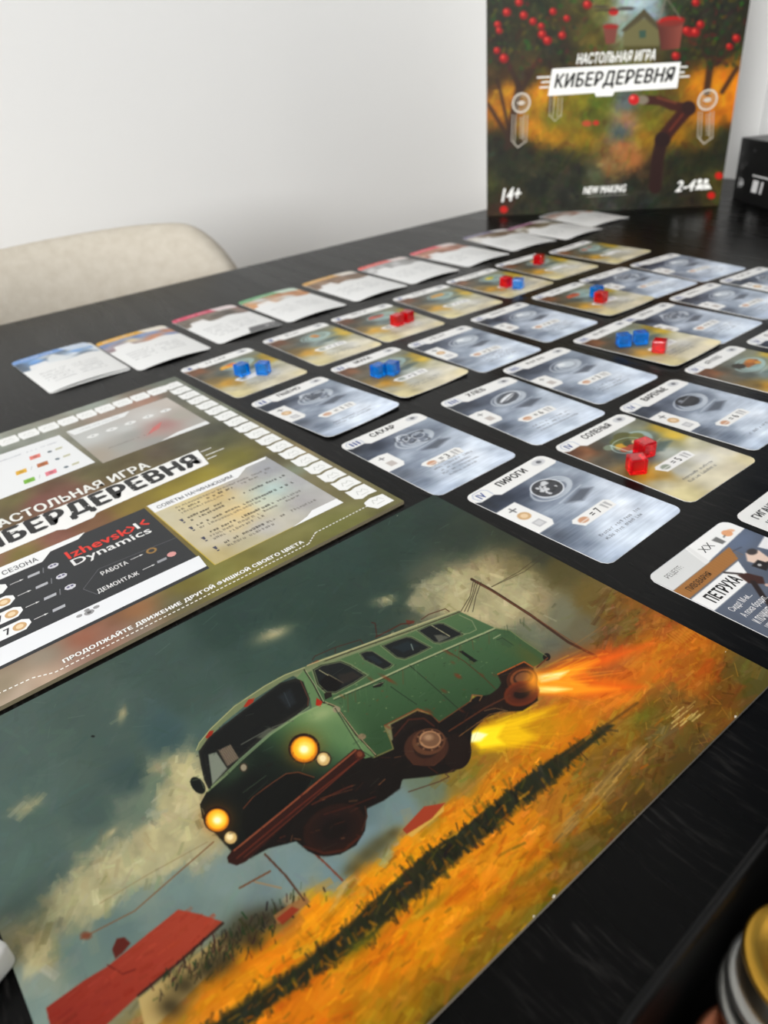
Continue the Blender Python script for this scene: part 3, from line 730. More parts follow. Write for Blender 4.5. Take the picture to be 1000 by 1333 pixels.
    # front of the body
    front = a((78,720),(110,660),(200,580),(280,500),(430,370),(570,275),(640,240),(720,212),(765,262),(880,390),(962,475),(905,490),(850,452),(560,700),(300,905),(240,962),(130,840),(90,790))
    cv.poly(front, grad(a((640,250))[0], (128,152,106), a((450,640))[0], (18,22,18), (0.22, (92,122,84)), (0.45, (56,82,58)), (0.7, (26,38,30))), 1, 1.2)
    cv.glow(*a((790,350))[0], 30, 20, (98,126,88), .8, 45); cv.glow(*a((690,265))[0], 20, 9, (160,172,128), .7, -20); cv.glow(*a((250,560))[0], 30, 12, (72,100,72), .5, -40)
    cv.line(a((88,740),(130,840),(240,960)), 1.6, (120,118,100), .7)
    # windscreen
    cv.poly(a((58,452),(72,412),(130,340),(250,225),(400,125),(500,70),(600,32),(720,-12),(690,14),(600,50),(500,98),(330,205),(200,310),(120,390),(80,448)), (122,130,98), 1, 1.2)
    cv.poly(a((72,455),(125,380),(300,245),(480,112),(560,88),(596,104),(628,190),(622,228),(560,272),(420,362),(275,494),(200,575),(122,645),(100,600),(82,520)), (36,36,32), 1, 1.4)
    cv.poly(a((84,460),(130,388),(300,256),(480,124),(556,104),(586,114),(614,190),(606,220),(550,260),(410,350),(262,485),(190,560),(128,625),(108,580),(92,520)), (22,24,23), 1, 1.4)
    cv.poly(a((120,470),(160,458),(215,540),(140,622)), (142,148,134), .9, 2); cv.poly(a((170,448),(232,420),(272,488),(215,530)), (112,100,86), .95, 2); cv.line(a((165,455),(218,540)), 1.4, (40,36,30))
    for k in range(6): cv.line(a((182+k*9,446-k*5),(226+k*9,520-k*6)), .8, (146,136,118), .5)
    cv.poly(a((360,385),(420,336),(470,340),(400,392)), (108,112,98), .7, 3); cv.line(a((285,420),(370,372),(430,340)), 1.4, (90,92,84)); cv.line(a((440,335),(520,305),(545,302)), 1.2, (90,92,84)); cv.poly(a((470,180),(530,140),(560,210),(520,240)), (40,46,50), .8, 5); cv.line(a((500,160),(530,230)), 1.2, (70,80,84), .6)
    cv.line(a((122,645),(275,497),(430,362),(560,278),(624,232)), 1.4, (120,136,104), .9); cv.line(a((600,60),(580,95),(622,190),(618,225)), 1.2, (110,66,50), .8)
    cv.poly(a((562,88),(600,46),(640,110),(690,205),(720,214),(640,242),(630,190),(596,104)), (104,130,92), 1, 1.2); cv.line(a((600,46),(645,115),(692,208),(725,214)), 1.8, (50,46,36)); cv.line(a((608,50),(652,118),(698,205)), 1, (176,176,144), .8)
    cv.poly(a((662,185),(692,206),(682,232),(658,222)), (164,50,30)); cv.poly(a((296,232),(320,195),(352,186),(345,208),(312,232)), (160,56,34)); cv.poly(a((105,385),(125,352),(148,350),(138,372),(115,390)), (150,48,30))
    cv.line(a((700,210),(750,226),(785,262),(860,370),(910,420),(960,476)), 2.6, (56,50,38)); cv.line(a((706,206),(760,228),(868,372),(958,470)), 1.1, (176,164,130), .9); E(a,762,244,20,16,(150,140,116)); E(a,890,380,20,15,(136,120,96)); cv.poly(a((700,165),(735,150),(740,180),(705,195)), (34,26,22), .9)
    # grille, badges
    cv.poly(a((300,720),(345,680),(440,612),(510,566),(570,558),(655,586),(560,690),(310,890),(290,830),(292,770)), (15,16,13), 1, 2); cv.line(a((296,740),(345,682),(440,612),(510,566),(570,558),(650,584)), 1.4, (112,66,44), .85); cv.line(a((295,660),(410,575)), 1, (70,84,66), .8); cv.line(a((320,690),(420,600)), .8, (50,60,48), .8)
    E(a,297,535,22,24,(60,52,40)); E(a,297,535,15,17,(150,142,122)); E(a,425,522,22,9,(24,28,22),1,-25)
    # lamps
    for x, y, r in ((600,440,62), (165,795,54)):
        (lx, ly), = a((x, y)); cv.glow(lx, ly, r*0.26*1.5, r*0.26*1.5, (190,110,20), .55)
        E(a,x,y,r*1.28,r*1.22,(44,26,14)); E(a,x,y+4,r*1.1,r*1.06,(206,128,30),1,0,2); E(a,x,y,r*.92,r*.9,(255,190,52),1,0,3); E(a,x+4,y,r*.62,r*.6,(255,222,110),1,0,5); E(a,x,y+4,r*.34,r*.3,(255,250,210),1,0,4)
    for x, y, r in ((697,493,36), (232,886,34)):
        E(a,x,y,r*1.12,r*1.08,(60,48,34)); E(a,x,y,r*.9,r*.9,(206,178,122)); E(a,x-4,y-4,r*.5,r*.5,(244,228,184),1,0,3)
    # bumper and mirror
    cv.poly(a((213,985),(235,955),(300,905),(560,690),(850,443),(890,446),(908,478),(865,512),(560,770),(310,1005),(262,1026),(222,1012)), (52,25,18), 1, 1.4)
    cv.line(a((250,950),(420,812),(640,630),(858,449)), 2.4, (142,84,58), .9); cv.line(a((262,990),(560,742),(880,488)), 2, (104,48,32), .8); cv.line(a((300,985),(560,768),(860,505)), 1.2, (128,66,44), .6); E(a,878,470,24,24,(80,38,26)); E(a,878,468,14,14,(128,76,52),.8)
    E(a,68,625,30,48,(18,22,18),1,-38); cv.line(a((42,600),(80,590),(100,640)), 1.2, (104,112,92), .7); cv.line(a((100,470),(130,640)), 2, (30,30,26))
    cv.line(a((118,655),(205,578),(285,500),(435,368),(575,272),(645,238),(718,214)), 1.6, (158,176,132), .7, 1.6)
    cv.line(b((0,262),(240,173),(400,113),(598,42)), 1.2, (196,186,146), .8); cv.line(a((60,448),(75,412),(132,342),(252,228),(402,128),(502,73),(602,34)), 1.2, (178,176,136), .8)
    cv.line(b((740,115),(800,123),(850,161),(944,225)), 1.2, (140,140,100), .7); cv.line(b((110,430),(215,598),(262,626)), 1.4, (40,48,36), .7); cv.line(b((118,432),(222,598)), .8, (150,158,124), .7)
    for k in range(40):
        x = RNG.uniform(120, 860); t = (x-105)/635; y0 = 392-277*t
        cv.line(b((x, y0+8), (x+RNG.normal(2, 3), y0+8+RNG.uniform(10, 70))), RNG.uniform(.6, 1.4), ((120,66,38), (50,64,46), (104,128,92))[RNG.integers(3)], RNG.uniform(.15, .4))
    for P_ in (w1, w2, w3, w4):
        q = np.array(P_); cv.line(list(q)+[q[0]], .9, (150,156,122), .55)
    # a painterly pass over the van only
    van = np.abs(cv.c-before).sum(-1) > 12
    cv.strokes(900, 9, 2.2, lambda r: r.normal(20, 40), 7, (0.15, 0.45), van, lum=6)
    # long scratches and craquelure in the varnish of the picture
    for k in range(120):
        x, y = RNG.uniform(20, 700), RNG.uniform(680, 1150); L = RNG.uniform(4, 26); t = RNG.uniform(-1.4, 0.2)
        cv.line([(x, y), (x+L*math.cos(t), y+L*math.sin(t))], 0.8, (126,142,128), RNG.uniform(0.08, 0.32))
    cv.ell(121, 958.5, 2.4, 1.4, (16, 22, 20))
    g_ = cv.c.mean(-1, keepdims=True)
    cv.c = np.clip(g_+(cv.c-g_)*1.08, 0, 255)
    cv.c = 255*(cv.c/255)**1.16*0.97
    P = np.stack([U, V, np.full(U.shape, PT)], -1)
    link('printed_picture', grid_mesh('printed_picture', P, cv.c), M_PRINT_PIC, root)
    bm = bmesh.new(); add_box(bm, -PW, 0, -PH, 0, 0, PT-0.00004); bm_obj('board_core', bm, mat('worn_board_edge', (128, 122, 112), 0.75, 0.2), root)
    # pale nicks where the printed edge has chipped
    sh = Sheet()
    for px, py, r in ((968, 938.5, 1.0), (732, 1176, 0.9), (706, 1203, 0.6), (945, 848.5, 0.5), (517.5, 671.5, 0.45)):
        q = W(px, py, PT)[:2]-PB
        uu, vv = (q[0]*c+q[1]*s)*1000, (-q[0]*s+q[1]*c)*1000
        uu, vv = min(uu, -0.3), max(min(vv, -0.2), -PH*1000+0.3)
        sh.new('chipped_edge'); sh.poly([(uu-r, vv), (uu-r*0.2, vv-r*0.35), (uu+r*0.6, vv+0.1), (uu+r*0.1, vv+r*0.5)], (214, 206, 190), PT*1000+0.03)
    sh.build(root, M_PRINT)
    return root
make_picture_board()

# ================================================================== the rules / score-track board
BF = np.array([0.1919, 0.2693]); BANG = math.radians(3.55); BS, BT = 266.0, 1.9     # mm
def make_game_board():
    ca, sa = math.cos(BANG), math.sin(BANG)
    o = (BF[0]-0.266*ca, BF[1]-0.266*sa)          # near left corner, local u right, v away from the viewer
    root = empty('game_board', (o[0], o[1], 0), BANG, 'olive printed board with a white numbered track round its edge', 'game board')
    n = 300
    U, V = np.meshgrid(np.linspace(0, BS, n), np.linspace(BS, 0, n))
    cv = Canvas(U, V)
    cv.anchors([(266,0,(96,92,50)),(230,6,(104,104,44)),(200,12,(108,104,48)),(170,6,(122,114,44)),(165,14,(112,110,44)),(140,8,(96,92,62)),(120,4,(120,106,92)),(110,10,(134,92,74)),(95,5,(150,120,106)),
        (80,4,(176,150,128)),(70,2,(190,170,152)),(66,10,(140,128,104)),(85,16,(124,116,100)),(100,15,(150,88,64)),(125,17,(148,100,60)),(150,18,(118,108,40)),(40,8,(150,130,100)),
        (248,60,(112,104,72)),(246,40,(104,96,60)),(246,70,(120,130,110)),(246,90,(86,80,52)),(262,90,(140,124,84)),(262,60,(120,110,74)),(264,130,(120,112,80)),(264,180,(112,118,100)),(264,230,(96,104,90)),(258,265,(90,98,86)),
        (230,110,(110,104,26)),(205,106,(134,120,20)),(180,104,(132,116,22)),(160,104,(124,104,30)),(140,104,(112,74,44)),(120,104,(122,72,58)),(100,103,(116,104,40)),(90,108,(120,80,60)),
        (235,140,(78,78,44)),(240,158,(58,58,44)),(215,150,(66,62,46)),(200,155,(80,66,48)),(185,160,(88,76,40)),(160,158,(92,84,44)),(140,150,(104,62,46)),(125,150,(110,58,50)),(105,152,(92,80,44)),(115,162,(104,96,48)),
        (170,180,(112,110,90)),(168,215,(130,130,116)),(150,237,(134,138,128)),(200,237,(150,130,116)),(230,237,(158,118,100)),(246,225,(96,96,84)),(247,190,(104,104,86)),(120,240,(132,140,130)),(200,262,(140,150,140)),(100,262,(146,158,150)),(30,200,(120,120,96)),(20,100,(110,96,60))], 3.0, 6)
    cv.c += (vnoise(U, V, 0.06, 5)[..., None]-0.5)*40
    P = np.stack([U/1000, V/1000, np.full(U.shape, BT/1000)], -1)
    link('printed_face', grid_mesh('printed_face', P, cv.c), M_PRINT, root)
    bm = bmesh.new(); add_box(bm, 0, 0.266, 0, 0.266, 0, BT/1000-0.00004); bm_obj('board_core', bm, M_BOARD, root)
    Z = BT+0.03
    # white numbered cells of the track, one piece of print each
    WH = (236, 237, 236)
    cells = [(250.2, 4.0+13.27*k, 0) for k in range(19)]+[(250.2-13.27*k, 242.8, 1) for k in range(1, 15)]
    for k, (u, v, side) in enumerate(cells):
        sh = Sheet(); sh.cur['name'] = 'track_cell'
        if k == 0: sh.poly([(u, v+9.6), (u-1.2, v+6), (u+1.5, v), (u+12.6, v), (u+12.6, v+9.8), (u+5, v+11.2)], WH, Z)
        elif side == 0: sh.poly([(u-0.9, v+3.0), (u+2.2, v+0.4), (u+7, v+1.5), (u+12.6, v+0.9), (u+12.6, v+12.2), (u+7, v+12.8), (u+2.6, v+11.6), (u-0.3, v+12.6)], WH, Z)
        else: sh.poly([(u+0.9, v), (u+11.4, v), (u+12.8, v+3.5), (u+12.6, v+12.8), (u+1.2, v+12.8), (u-0.2, v+7)], WH, Z)
        # pale crown outline and figures
        g = (198, 200, 196)
        sh.line([(u+3, v+5), (u+4.6, v+8.6), (u+6.4, v+6.6), (u+8.2, v+8.8), (u+10, v+5.4)], 0.5, g, Z+0.03)
        sh.line([(u+4, v+3.6), (u+9.4, v+3.8)], 0.5, g, Z+0.03)
        sh.build(root, M_PRINT)
    # --- panels
    pn = Sheet(); tx = Sheet()
    # tips panel (faded landscape under text)
    tv = Canvas(*np.meshgrid(np.linspace(166.5, 243, 90), np.linspace(98.5, 22, 90)))
    tv.anchors([(170,80,(196,188,160)),(185,85,(206,190,140)),(200,80,(204,178,120)),(215,85,(176,172,168)),(235,85,(156,158,164)),(240,60,(160,160,162)),(225,62,(178,200,196)),(215,55,(196,204,186)),(200,55,(214,186,126)),
        (190,45,(212,194,150)),(180,60,(200,190,160)),(180,40,(188,180,160)),(200,32,(186,184,180)),(230,40,(166,164,164)),(172,28,(176,160,110)),(190,26,(180,172,140)),(240,30,(176,174,172))], 3, 5)
    tv.c += (vnoise(tv.X, tv.Y, 0.1, 9)[..., None]-0.5)*22
    link('tips_panel', grid_mesh('tips_panel', np.stack([tv.X/1000, tv.Y/1000, np.full(tv.X.shape, Z/1000)], -1), tv.c), M_PRINT, root)
    pn.new('tips_heading_strip')
    pn.poly([(166.5,98.5),(166.5,88.5),(218,88.5),(227.5,95.5),(241,95.8),(243,98.5)], (234,235,236), Z+0.03)
    pn.new('tips_corner')
    pn.poly([(211,22),(216,23.2),(222,25),(227,28),(243,28),(243,22)], (234,235,236), Z+0.03)
    pn.new('tips_border')
    pn.line([(166.5,98.5),(166.5,22)], 0.5, (196,170,60), Z+0.03); pn.line([(166.5,22),(211,22)], 0.4, (190,170,80), Z+0.03)
    tx.text('СОВЕТЫ НАЧИНАЮЩИМ', (170,90.2,216.5,94.4), (62,66,80), Z+0.07, bold=0.01)
    k = 0
    for u0, u1, v, dark in ((177,236,83.6,0),(177,212,80.0,1),(214,232,80.0,0),(177,208,76.4,0),(177,238,69.6,1),(177,196,66.0,1),(177,236,59.4,1),(177,220,55.8,0),(177,214,48.6,1),(216,234,48.6,0),(177,230,45.0,0),(177,206,41.4,0),(177,202,34.4,1),(204,234,34.4,0),(177,206,30.8,0)):
        tx.words(u0, u1, v, 2.2, (62,58,52) if dark else (100,94,84), Z+0.07, 40+k, bold=0.36 if dark else 0.26); k += 1
    for v in (67, 56.4, 43, 31):
        tx.new('exclamation_mark'); tx.poly([(172.6,v+5),(174.6,v+5),(174.1,v+2),(173.2,v+2)], (70,70,90), Z+0.07); tx.rect(173,v,174.2,v+1.1,(70,70,90), Z+0.07)
    # dark panel with the season table
    pn.new('season_panel')
    pn.poly([(20,97.5),(164.8,97.5),(163.4,21.5),(20,21.5)], (40,42,45), Z)
    pn.new('season_heading_strip')
    pn.poly([(20,98.2),(132,98.2),(127,94.2),(112.5,93.6),(106.5,87.4),(20,87.4)], (236,237,238), Z+0.03)
    tx.text('СЕЗОНА', (88.5,89.8,105.5,94.0), (54,56,62), Z+0.07, bold=0.012)
    pn.new('season_footer')
    pn.poly([(20,36.2),(164.6,34.6),(163.2,24),(20,23.4)], (230,232,236), Z+0.03)
    pn.new('work_outline')
    pn.line([(113,50),(124.5,60.4),(164,57.6)], 0.35, (92,94,98), Z+0.03); pn.line([(113,50),(116.4,41)], 0.35, (92,94,98), Z+0.03)
    for k, v in enumerate((79.4, 67.6, 55.9, 44.2)):
        pn.new('cost_tab'); pn.poly([(62,v+4.4),(84.5,v+4.4),(87.2,v+2.2),(87.2,v-1.0),(84.0,v-4.2),(62,v-4.2)], (236,237,237), Z+0.03)
        if k: pn.ring(82.4, v-0.2, 2.9, 1.6, (206,166,116), Z+0.06); pn.ell(82.4, v-0.2, 1.6, 1.6, (232,208,170), Z+0.06)
        if k >= 2: tx.text('7', (76.0, v-2.4, 78.6, v+2.4), (40,40,44), Z+0.07, bold=0.02)
        pn.new('arrow'); pn.line([(88.6,v),(93.4,v)], 0.35, (232,232,232), Z+0.03); pn.poly([(93.2,v-0.6),(95,v),(93.2,v+0.6)], (232,232,232), Z+0.03)
        pn.new('reward_icon'); pn.poly([(96.6,v-1.1),(102.2,v-1.1),(102.8,v+1.0),(97.2,v+1.0)], (176,178,184), Z+0.03)
        if k < 3:
            pn.line([(103.6,v-2.2),(105.0,v+2.4)], 0.5, (112,114,118), Z+0.03)
            pn.ell(109.2, v+0.4, 2.7, 2.2, (206,206,214), Z+0.03, 8); pn.ell(108.4, v+0.8, 0.8, 0.7, (70,66,110), Z+0.05, 8); pn.ell(110.2, v+0.8, 0.8, 0.7, (70,66,110), Z+0.05, 8)
    pn.new('drone_icon')
    for du, dv, r in ((104.4,31.8,1.4),(108.6,31.0,2.3),(112.4,32.4,1.5),(108.4,33.4,1.3)): pn.ell(du, dv, r, r*0.8, (150,150,152), Z+0.06, 10)
    pn.ell(108.6,31.0,1.0,0.8,(84,84,86), Z+0.08, 10)
    RED, LT = (222,56,44), (232,232,232)
    tx.text('Izhevsk', (117,79.2,149.5,87.0), RED, Z+0.07, bold=0.02)
    tx.new('logo_mark'); tx.line([(149.6,86.2),(152.4,83.0),(149.6,80.0)], 1.2, RED, Z+0.07); tx.rect(153.2,80.0,154.8,86.6,LT,Z+0.07); tx.line([(159.6,86.4),(156.4,83.4),(159.8,80.2)], 1.3, RED, Z+0.07)
    tx.text('Dynamics', (116.8,69.6,157.6,78.0), LT, Z+0.07, bold=0.014)
    tx.text('РАБОТА', (123.8,53.6,137,57.2), LT, Z+0.07, bold=0.02); tx.text('ДЕМОНТАЖ', (117,40.8,137.2,44.8), LT, Z+0.07, bold=0.02)
    for u, v in ((139,57.0),(139.6,44.6)):
        pn.new('arrow'); pn.line([(u,v-0.8),(u+5,v-0.8)], 0.35, LT, Z+0.03); pn.poly([(u+4.8,v-1.4),(u+6.4,v-0.8),(u+4.8,v-0.2)], LT, Z+0.03)
    pn.new('coin_icon')
    pn.ring(149.8,56.0,2.6,1.5,(150,116,60), Z+0.03)
    pn.new('part_icon')
    pn.poly([(147.2,43.4),(152.0,43.4),(152.6,45.4),(147.8,45.4)], (150,152,158), Z+0.03); pn.ell(155.6,45.6,2.3,2.2,(214,150,146), Z+0.03, 9)
    # title
    pn.new('title_plate')
    pn.poly([(60,110.0),(122,111.4),(126,108.6),(141,109.2),(144,112.6),(214.6,116.6),(218.6,138.6),(98,133.6),(60,132.4)], (238,238,236), Z+0.03)
    for u0, u1, v in ((218.6,226,134.4),(218.2,231,127.6),(216.6,223,122.6)): pn.new('speed_line'); pn.line([(u0,v),(u1,v+0.3)], 0.8, (238,238,236), Z+0.03)
    tx.text('КИБЕРДЕРЕВНЯ', (74.6,113.0,214.0,133.2), (34,34,34), Z+0.07, bold=0.06, shear=0.05, rot=1.6)
    tx.text('НАСТОЛЬНАЯ ИГРА', (93.5,136.6,188.5,146.6), (236,236,232), Z+0.07, bold=0.035, shear=0.05, rot=1.8)
    r = random.Random(3); tx.new('glitch_cuts', 'stuff')
    for k in range(34):                       # glitch cuts through the title
        u = r.uniform(98, 212); v = 114+(u-75)*0.028+r.uniform(2, 17)
        tx.poly([(u,v),(u+r.uniform(1.2,3.0),v+0.1),(u+r.uniform(1.2,2.6),v+r.uniform(0.6,1.3)),(u-0.6,v+0.8)], (236,236,234), Z+0.10)
    # resource panel and score panel at the far side
    pn.new('resource_panel')
    pn.poly([(60,233),(164.6,230.6),(166.6,172.6),(60,168)], (228,230,232), Z)
    tx.words(120,160,220.4,1.5,(140,146,160), Z+0.07, 77)
    for k, v in enumerate((210.2, 195.8, 180.4)):
        c1, c2 = (((222,120,108),None), ((178,100,48),(222,170,30)), ((222,120,134),(120,180,50)))[k]
        pn.new('resource_icon'); pn.poly([(138.4,v-2.8),(145,v-2.8),(146,v+2.8),(139.4,v+2.8)], c1, Z+0.03); pn.ell(142.2,v,1.6,1.4,tuple(int(q*0.8) for q in c1), Z+0.06, 8)
        if c2: pn.new('resource_icon'); pn.poly([(125.6,v-2.8),(132,v-2.8),(133,v+2.8),(126.6,v+2.8)], c2, Z+0.03); pn.ell(129.3,v,1.6,1.4,tuple(int(q*0.85) for q in c2), Z+0.06, 8); pn.line([(134.6,v-2),(136.4,v+2.4)], 0.4, (180,180,182), Z+0.03)
        pn.new('token_icon'); pn.ell(151.4,v,1.5,1.6,(96,110,120), Z+0.03, 8); pn.poly([(154.6,v-1.3),(159,v-1.3),(160,v+1.4),(155.4,v+1.4)], (190,188,160), Z+0.03)
    tv = Canvas(*np.meshgrid(np.linspace(169.5, 243, 60), np.linspace(232, 167.5, 60)))
    tv.anchors([(172,180,(160,150,136)),(190,180,(156,156,150)),(210,185,(172,140,132)),(220,190,(164,120,116)),(235,195,(164,160,150)),(240,225,(188,180,172)),(220,212,(196,194,190)),(200,205,(190,192,190)),(180,210,(188,190,188)),(200,192,(150,152,148)),(240,175,(168,166,160)),(205,172,(150,150,146))], 3, 5)
    link('score_panel', grid_mesh('score_panel', np.stack([tv.X/1000, tv.Y/1000, np.full(tv.X.shape, Z/1000)], -1), tv.c), M_PRINT, root)
    pn.new('score_heading_strip'); pn.poly([(170,232),(214,230.6),(208,224.4),(172,222)], (228,230,230), Z+0.03); pn.new('score_corner'); pn.poly([(208,168),(222,172.4),(243,173),(243,167.6)], (226,228,228), Z+0.03)
    tx.words(176,204,226.4,1.6,(150,152,156), Z+0.07, 90)
    for k in range(5): pn.new('score_icon'); pn.ell(180+13*k,211,4.2,2.6,(224,225,224), Z+0.03, 8); pn.ell(180+13*k,211,1.0,0.8,(150,150,150), Z+0.05, 6)
    pn.new('figure_icon'); pn.poly([(205,183),(216,187),(222,196),(214,192)], (196,110,106), Z+0.03); tx.words(180,208,184,1.8,(110,110,108), Z+0.07, 91)
    # dashed lane and the instruction along the near edge
    path = [(50,8.5),(76,7.0),(84,3.6),(208,3.8),(216,9.4),(250,10.0)]
    pn.new('dashed_lane', 'stuff')
    for (x0, y0), (x1, y1) in zip(path[:-1], path[1:]):
        L = math.hypot(x1-x0, y1-y0); t = 0.0
        while t < L-1.0:
            a, b_ = t/L, min(1.0, (t+1.25)/L)
            pn.line([(x0+(x1-x0)*a, y0+(y1-y0)*a), (x0+(x1-x0)*b_, y0+(y1-y0)*b_)], 0.62, (240,240,236), Z+0.03); t += 2.15
    tx.text('ПРОДОЛЖАЙТЕ ДВИЖЕНИЕ ДРУГОЙ ФИШКОЙ СВОЕГО ЦВЕТА', (88.6,5.6,207.2,9.6), (240,240,238), Z+0.07, bold=0.05)
    pn.build(root, M_PRINT); tx.build(root, M_PRINT)
make_game_board()

# ================================================================== upright game box
BL, BR = W(634, 281.5)[:2], W(936, 267.5)[:2]
BXW = float(np.hypot(*(BR-BL))); BXH, BXD = 0.292, 0.058
bx = (BR-BL)/BXW; by = np.array([-bx[1], bx[0]])               # by points away from the viewer
def boxuv(px, py):
    d = ray(px, py); n = np.array([by[0], by[1], 0]); p0 = np.array([BL[0], BL[1], 0])
    P = CPOS+d*(((p0-CPOS)@n)/(d@n))
    return float((P[:2]-BL)@bx)*1000, float(P[2])*1000          # mm
def make_game_box():
    ang = math.atan2(bx[1], bx[0])
    root = empty('game_box', (BL[0], BL[1], 0), ang, 'large upright board game box with an apple orchard picture', 'game box')
    nw, nh = 300, 300
    U, Z = np.meshgrid(np.linspace(0, BXW, nw), np.linspace(BXH, 0, nh))
    PX, PY = project(np.stack([BL[0]+U*bx[0], BL[1]+U*bx[1], Z], -1))
    X, Y = (PX-600)/0.4, PY/0.4                                  # picture coordinates used below
    cv = Canvas(X, Y)
    cv.anchors([(100,50,(40,44,22)),(150,-60,(36,44,22)),(250,20,(48,52,22)),(300,150,(40,40,22)),(380,60,(76,70,30)),(430,120,(96,86,34)),(450,20,(110,110,60)),(560,10,(176,190,194)),(620,30,(150,166,170)),(520,70,(150,160,150)),(560,-60,(150,170,180)),
        (760,40,(40,44,24)),(850,20,(34,38,24)),(880,120,(36,38,24)),(820,170,(44,40,22)),(700,20,(60,66,40)),(720,190,(44,44,22)),(140,170,(38,38,20)),(110,260,(70,54,20)),(200,250,(60,50,22)),(330,190,(50,44,20)),
        (150,300,(176,128,16)),(120,360,(168,118,14)),(260,310,(186,136,18)),(380,330,(130,120,24)),(450,340,(96,104,24)),(300,390,(110,110,26)),(300,440,(170,130,20)),(240,420,(176,128,18)),(400,440,(150,126,22)),(420,400,(92,98,24)),
        (540,330,(96,110,112)),(540,390,(160,128,100)),(520,430,(92,108,106)),(530,480,(172,126,84)),(560,520,(166,118,74)),(480,540,(132,104,66)),(440,570,(80,84,60)),(600,450,(150,120,30)),(620,330,(100,108,30)),(660,330,(96,80,24)),(620,400,(120,112,26)),(700,440,(160,124,20)),
        (780,270,(196,140,14)),(850,260,(202,140,12)),(900,290,(206,138,10)),(820,380,(186,126,14)),(770,360,(170,118,18)),(890,360,(190,124,12)),(780,440,(90,78,20)),(860,450,(46,48,24)),
        (120,480,(42,44,26)),(200,500,(40,44,26)),(300,520,(44,48,28)),(380,560,(40,44,28)),(150,560,(44,48,26)),(260,600,(34,40,26)),(100,620,(60,62,24)),(140,660,(70,46,24)),(350,640,(40,44,34)),(480,640,(48,52,46)),(560,600,(48,50,34)),
        (620,560,(60,48,28)),(700,520,(40,44,24)),(780,540,(44,48,24)),(840,520,(38,42,22)),(700,620,(38,40,26)),(800,640,(70,66,26)),(840,590,(86,80,28)),(600,660,(34,38,32)),(200,690,(60,62,44)),(500,690,(60,64,56)),(760,670,(50,40,26))], 3.2, 14)
    cv.c += (vnoise(X, Y, 0.03, 21)[..., None]-0.5)*46
    cv.strokes(2600, 12, 4, lambda r: r.normal(60, 50), 16, (0.3, 0.7), None, lum=11)
    r = np.random.default_rng(4)
    for x0, y0, x1, y1, w in ((150,480,190,280,22),(190,280,150,200,16),(195,300,260,180,14),(120,260,170,480,10),(90,340,150,440,12),(800,300,815,190,22),(815,200,760,140,12),(830,210,890,150,12),(850,300,900,220,14),(290,360,300,240,12)):
        cv.line([(x0,y0),(x1,y1)], w, (62,40,26), .85, 8)
    for k in range(330):                                        # leaf dabs of the two trees
        x = r.uniform(80, 440) if r.random() < .55 else r.uniform(690, 930); y = r.uniform(-90, 230)
        cv.ell(x, y, r.uniform(5, 13), r.uniform(4, 8), (50+r.uniform(-24, 60), 54+r.uniform(-24, 50), 22+r.uniform(-8, 20)), .6, r.uniform(0, 180), 4)
    for x, y in ((205,50),(300,38),(190,8),(120,80),(125,100),(235,70),(265,112),(118,165),(140,190),(282,132),(262,85),(330,115),(412,15),(765,8),(745,105),(763,105),(780,80),(897,125),(875,152),(735,100),(150,40),(345,60),(700,182),(240,-40),(330,-30),(860,-20),(780,-50)):
        q = r.uniform(11, 17); cv.ell(x, y, q, q, (140,20,20), .95, 0, 7); cv.ell(x-3, y-3, q*.55, q*.55, (186,40,36), .8, 0, 6); cv.ell(x-4, y-5, q*.25, q*.25, (226,130,116), .8, 0, 4)
    # house, drone, buckets
    cv.poly([(528,150),(530,95),(597,60),(648,90),(645,152)], (120,116,84), 1, 4); cv.poly([(520,100),(597,28),(655,92),(640,96),(597,58),(535,104)], (92,86,64), 1, 4); cv.poly([(580,100),(602,98),(602,122),(582,124)], (70,96,84), 1, 3); cv.poly([(530,150),(645,150),(640,175),(530,175)], (84,78,36), .8, 8)
    cv.ell(497,38,16,13,(170,40,34),1,0,4); cv.line([(440,34),(560,30)], 5, (60,50,50), .9, 4); cv.ell(455,22,26,5,(80,70,66),.8,0,4); cv.ell(540,26,26,5,(80,70,66),.8,0,4); cv.line([(470,80),(497,50),(508,82)], 2, (140,130,120), .8)
    cv.poly([(464,88),(512,84),(502,140),(472,145)], (130,82,72), 1, 4); cv.ell(488,86,25,8,(150,50,44),1,0,4)
    cv.poly([(640,75),(726,66),(712,158),(652,164)], grad((640,100),(96,54,46),(726,100),(150,92,80)), 1, 4); cv.ell(684,68,44,15,(166,40,34),1,-5,5); cv.ell(684,78,44,12,(120,66,56),.7,-5,4); cv.line([(645,70),(668,-10),(715,60)], 3, (150,140,130), .8)
    # robot arm picking an apple
    cv.line([(600,325),(650,328),(690,345),(742,352)], 30, (74,38,26), 1, 6); cv.line([(740,352),(690,410),(655,455)], 42, (70,34,24), 1, 8); cv.line([(655,450),(640,520),(632,610)], 40, (54,28,22), 1, 8); cv.ell(742,352,24,24,(58,32,26),1,0,5); cv.line([(640,318),(700,335)], 7, (132,80,58), .8, 5); cv.line([(722,372),(680,425)], 8, (120,62,44), .8, 5); cv.ell(657,455,26,24,(48,24,20),1,0,6)
    cv.ell(592,325,20,15,(140,132,118),1,0,5); cv.ell(563,324,17,17,(186,40,44),1,0,4); cv.ell(558,318,6,5,(236,150,140),.9,0,3); cv.ell(410,402,16,10,(180,90,64),.9,0,5); cv.ell(440,400,10,8,(190,60,50),.9,0,5)
    for x, y in ((840,572),(815,636),(140,682)): cv.ell(x, y, 13, 12, (190,44,34), .95, 0, 6)
    g_ = cv.c.mean(-1, keepdims=True); cv.c = np.clip(g_+(cv.c-g_)*1.15, 0, 255); cv.c = 255*(cv.c/255)**1.3
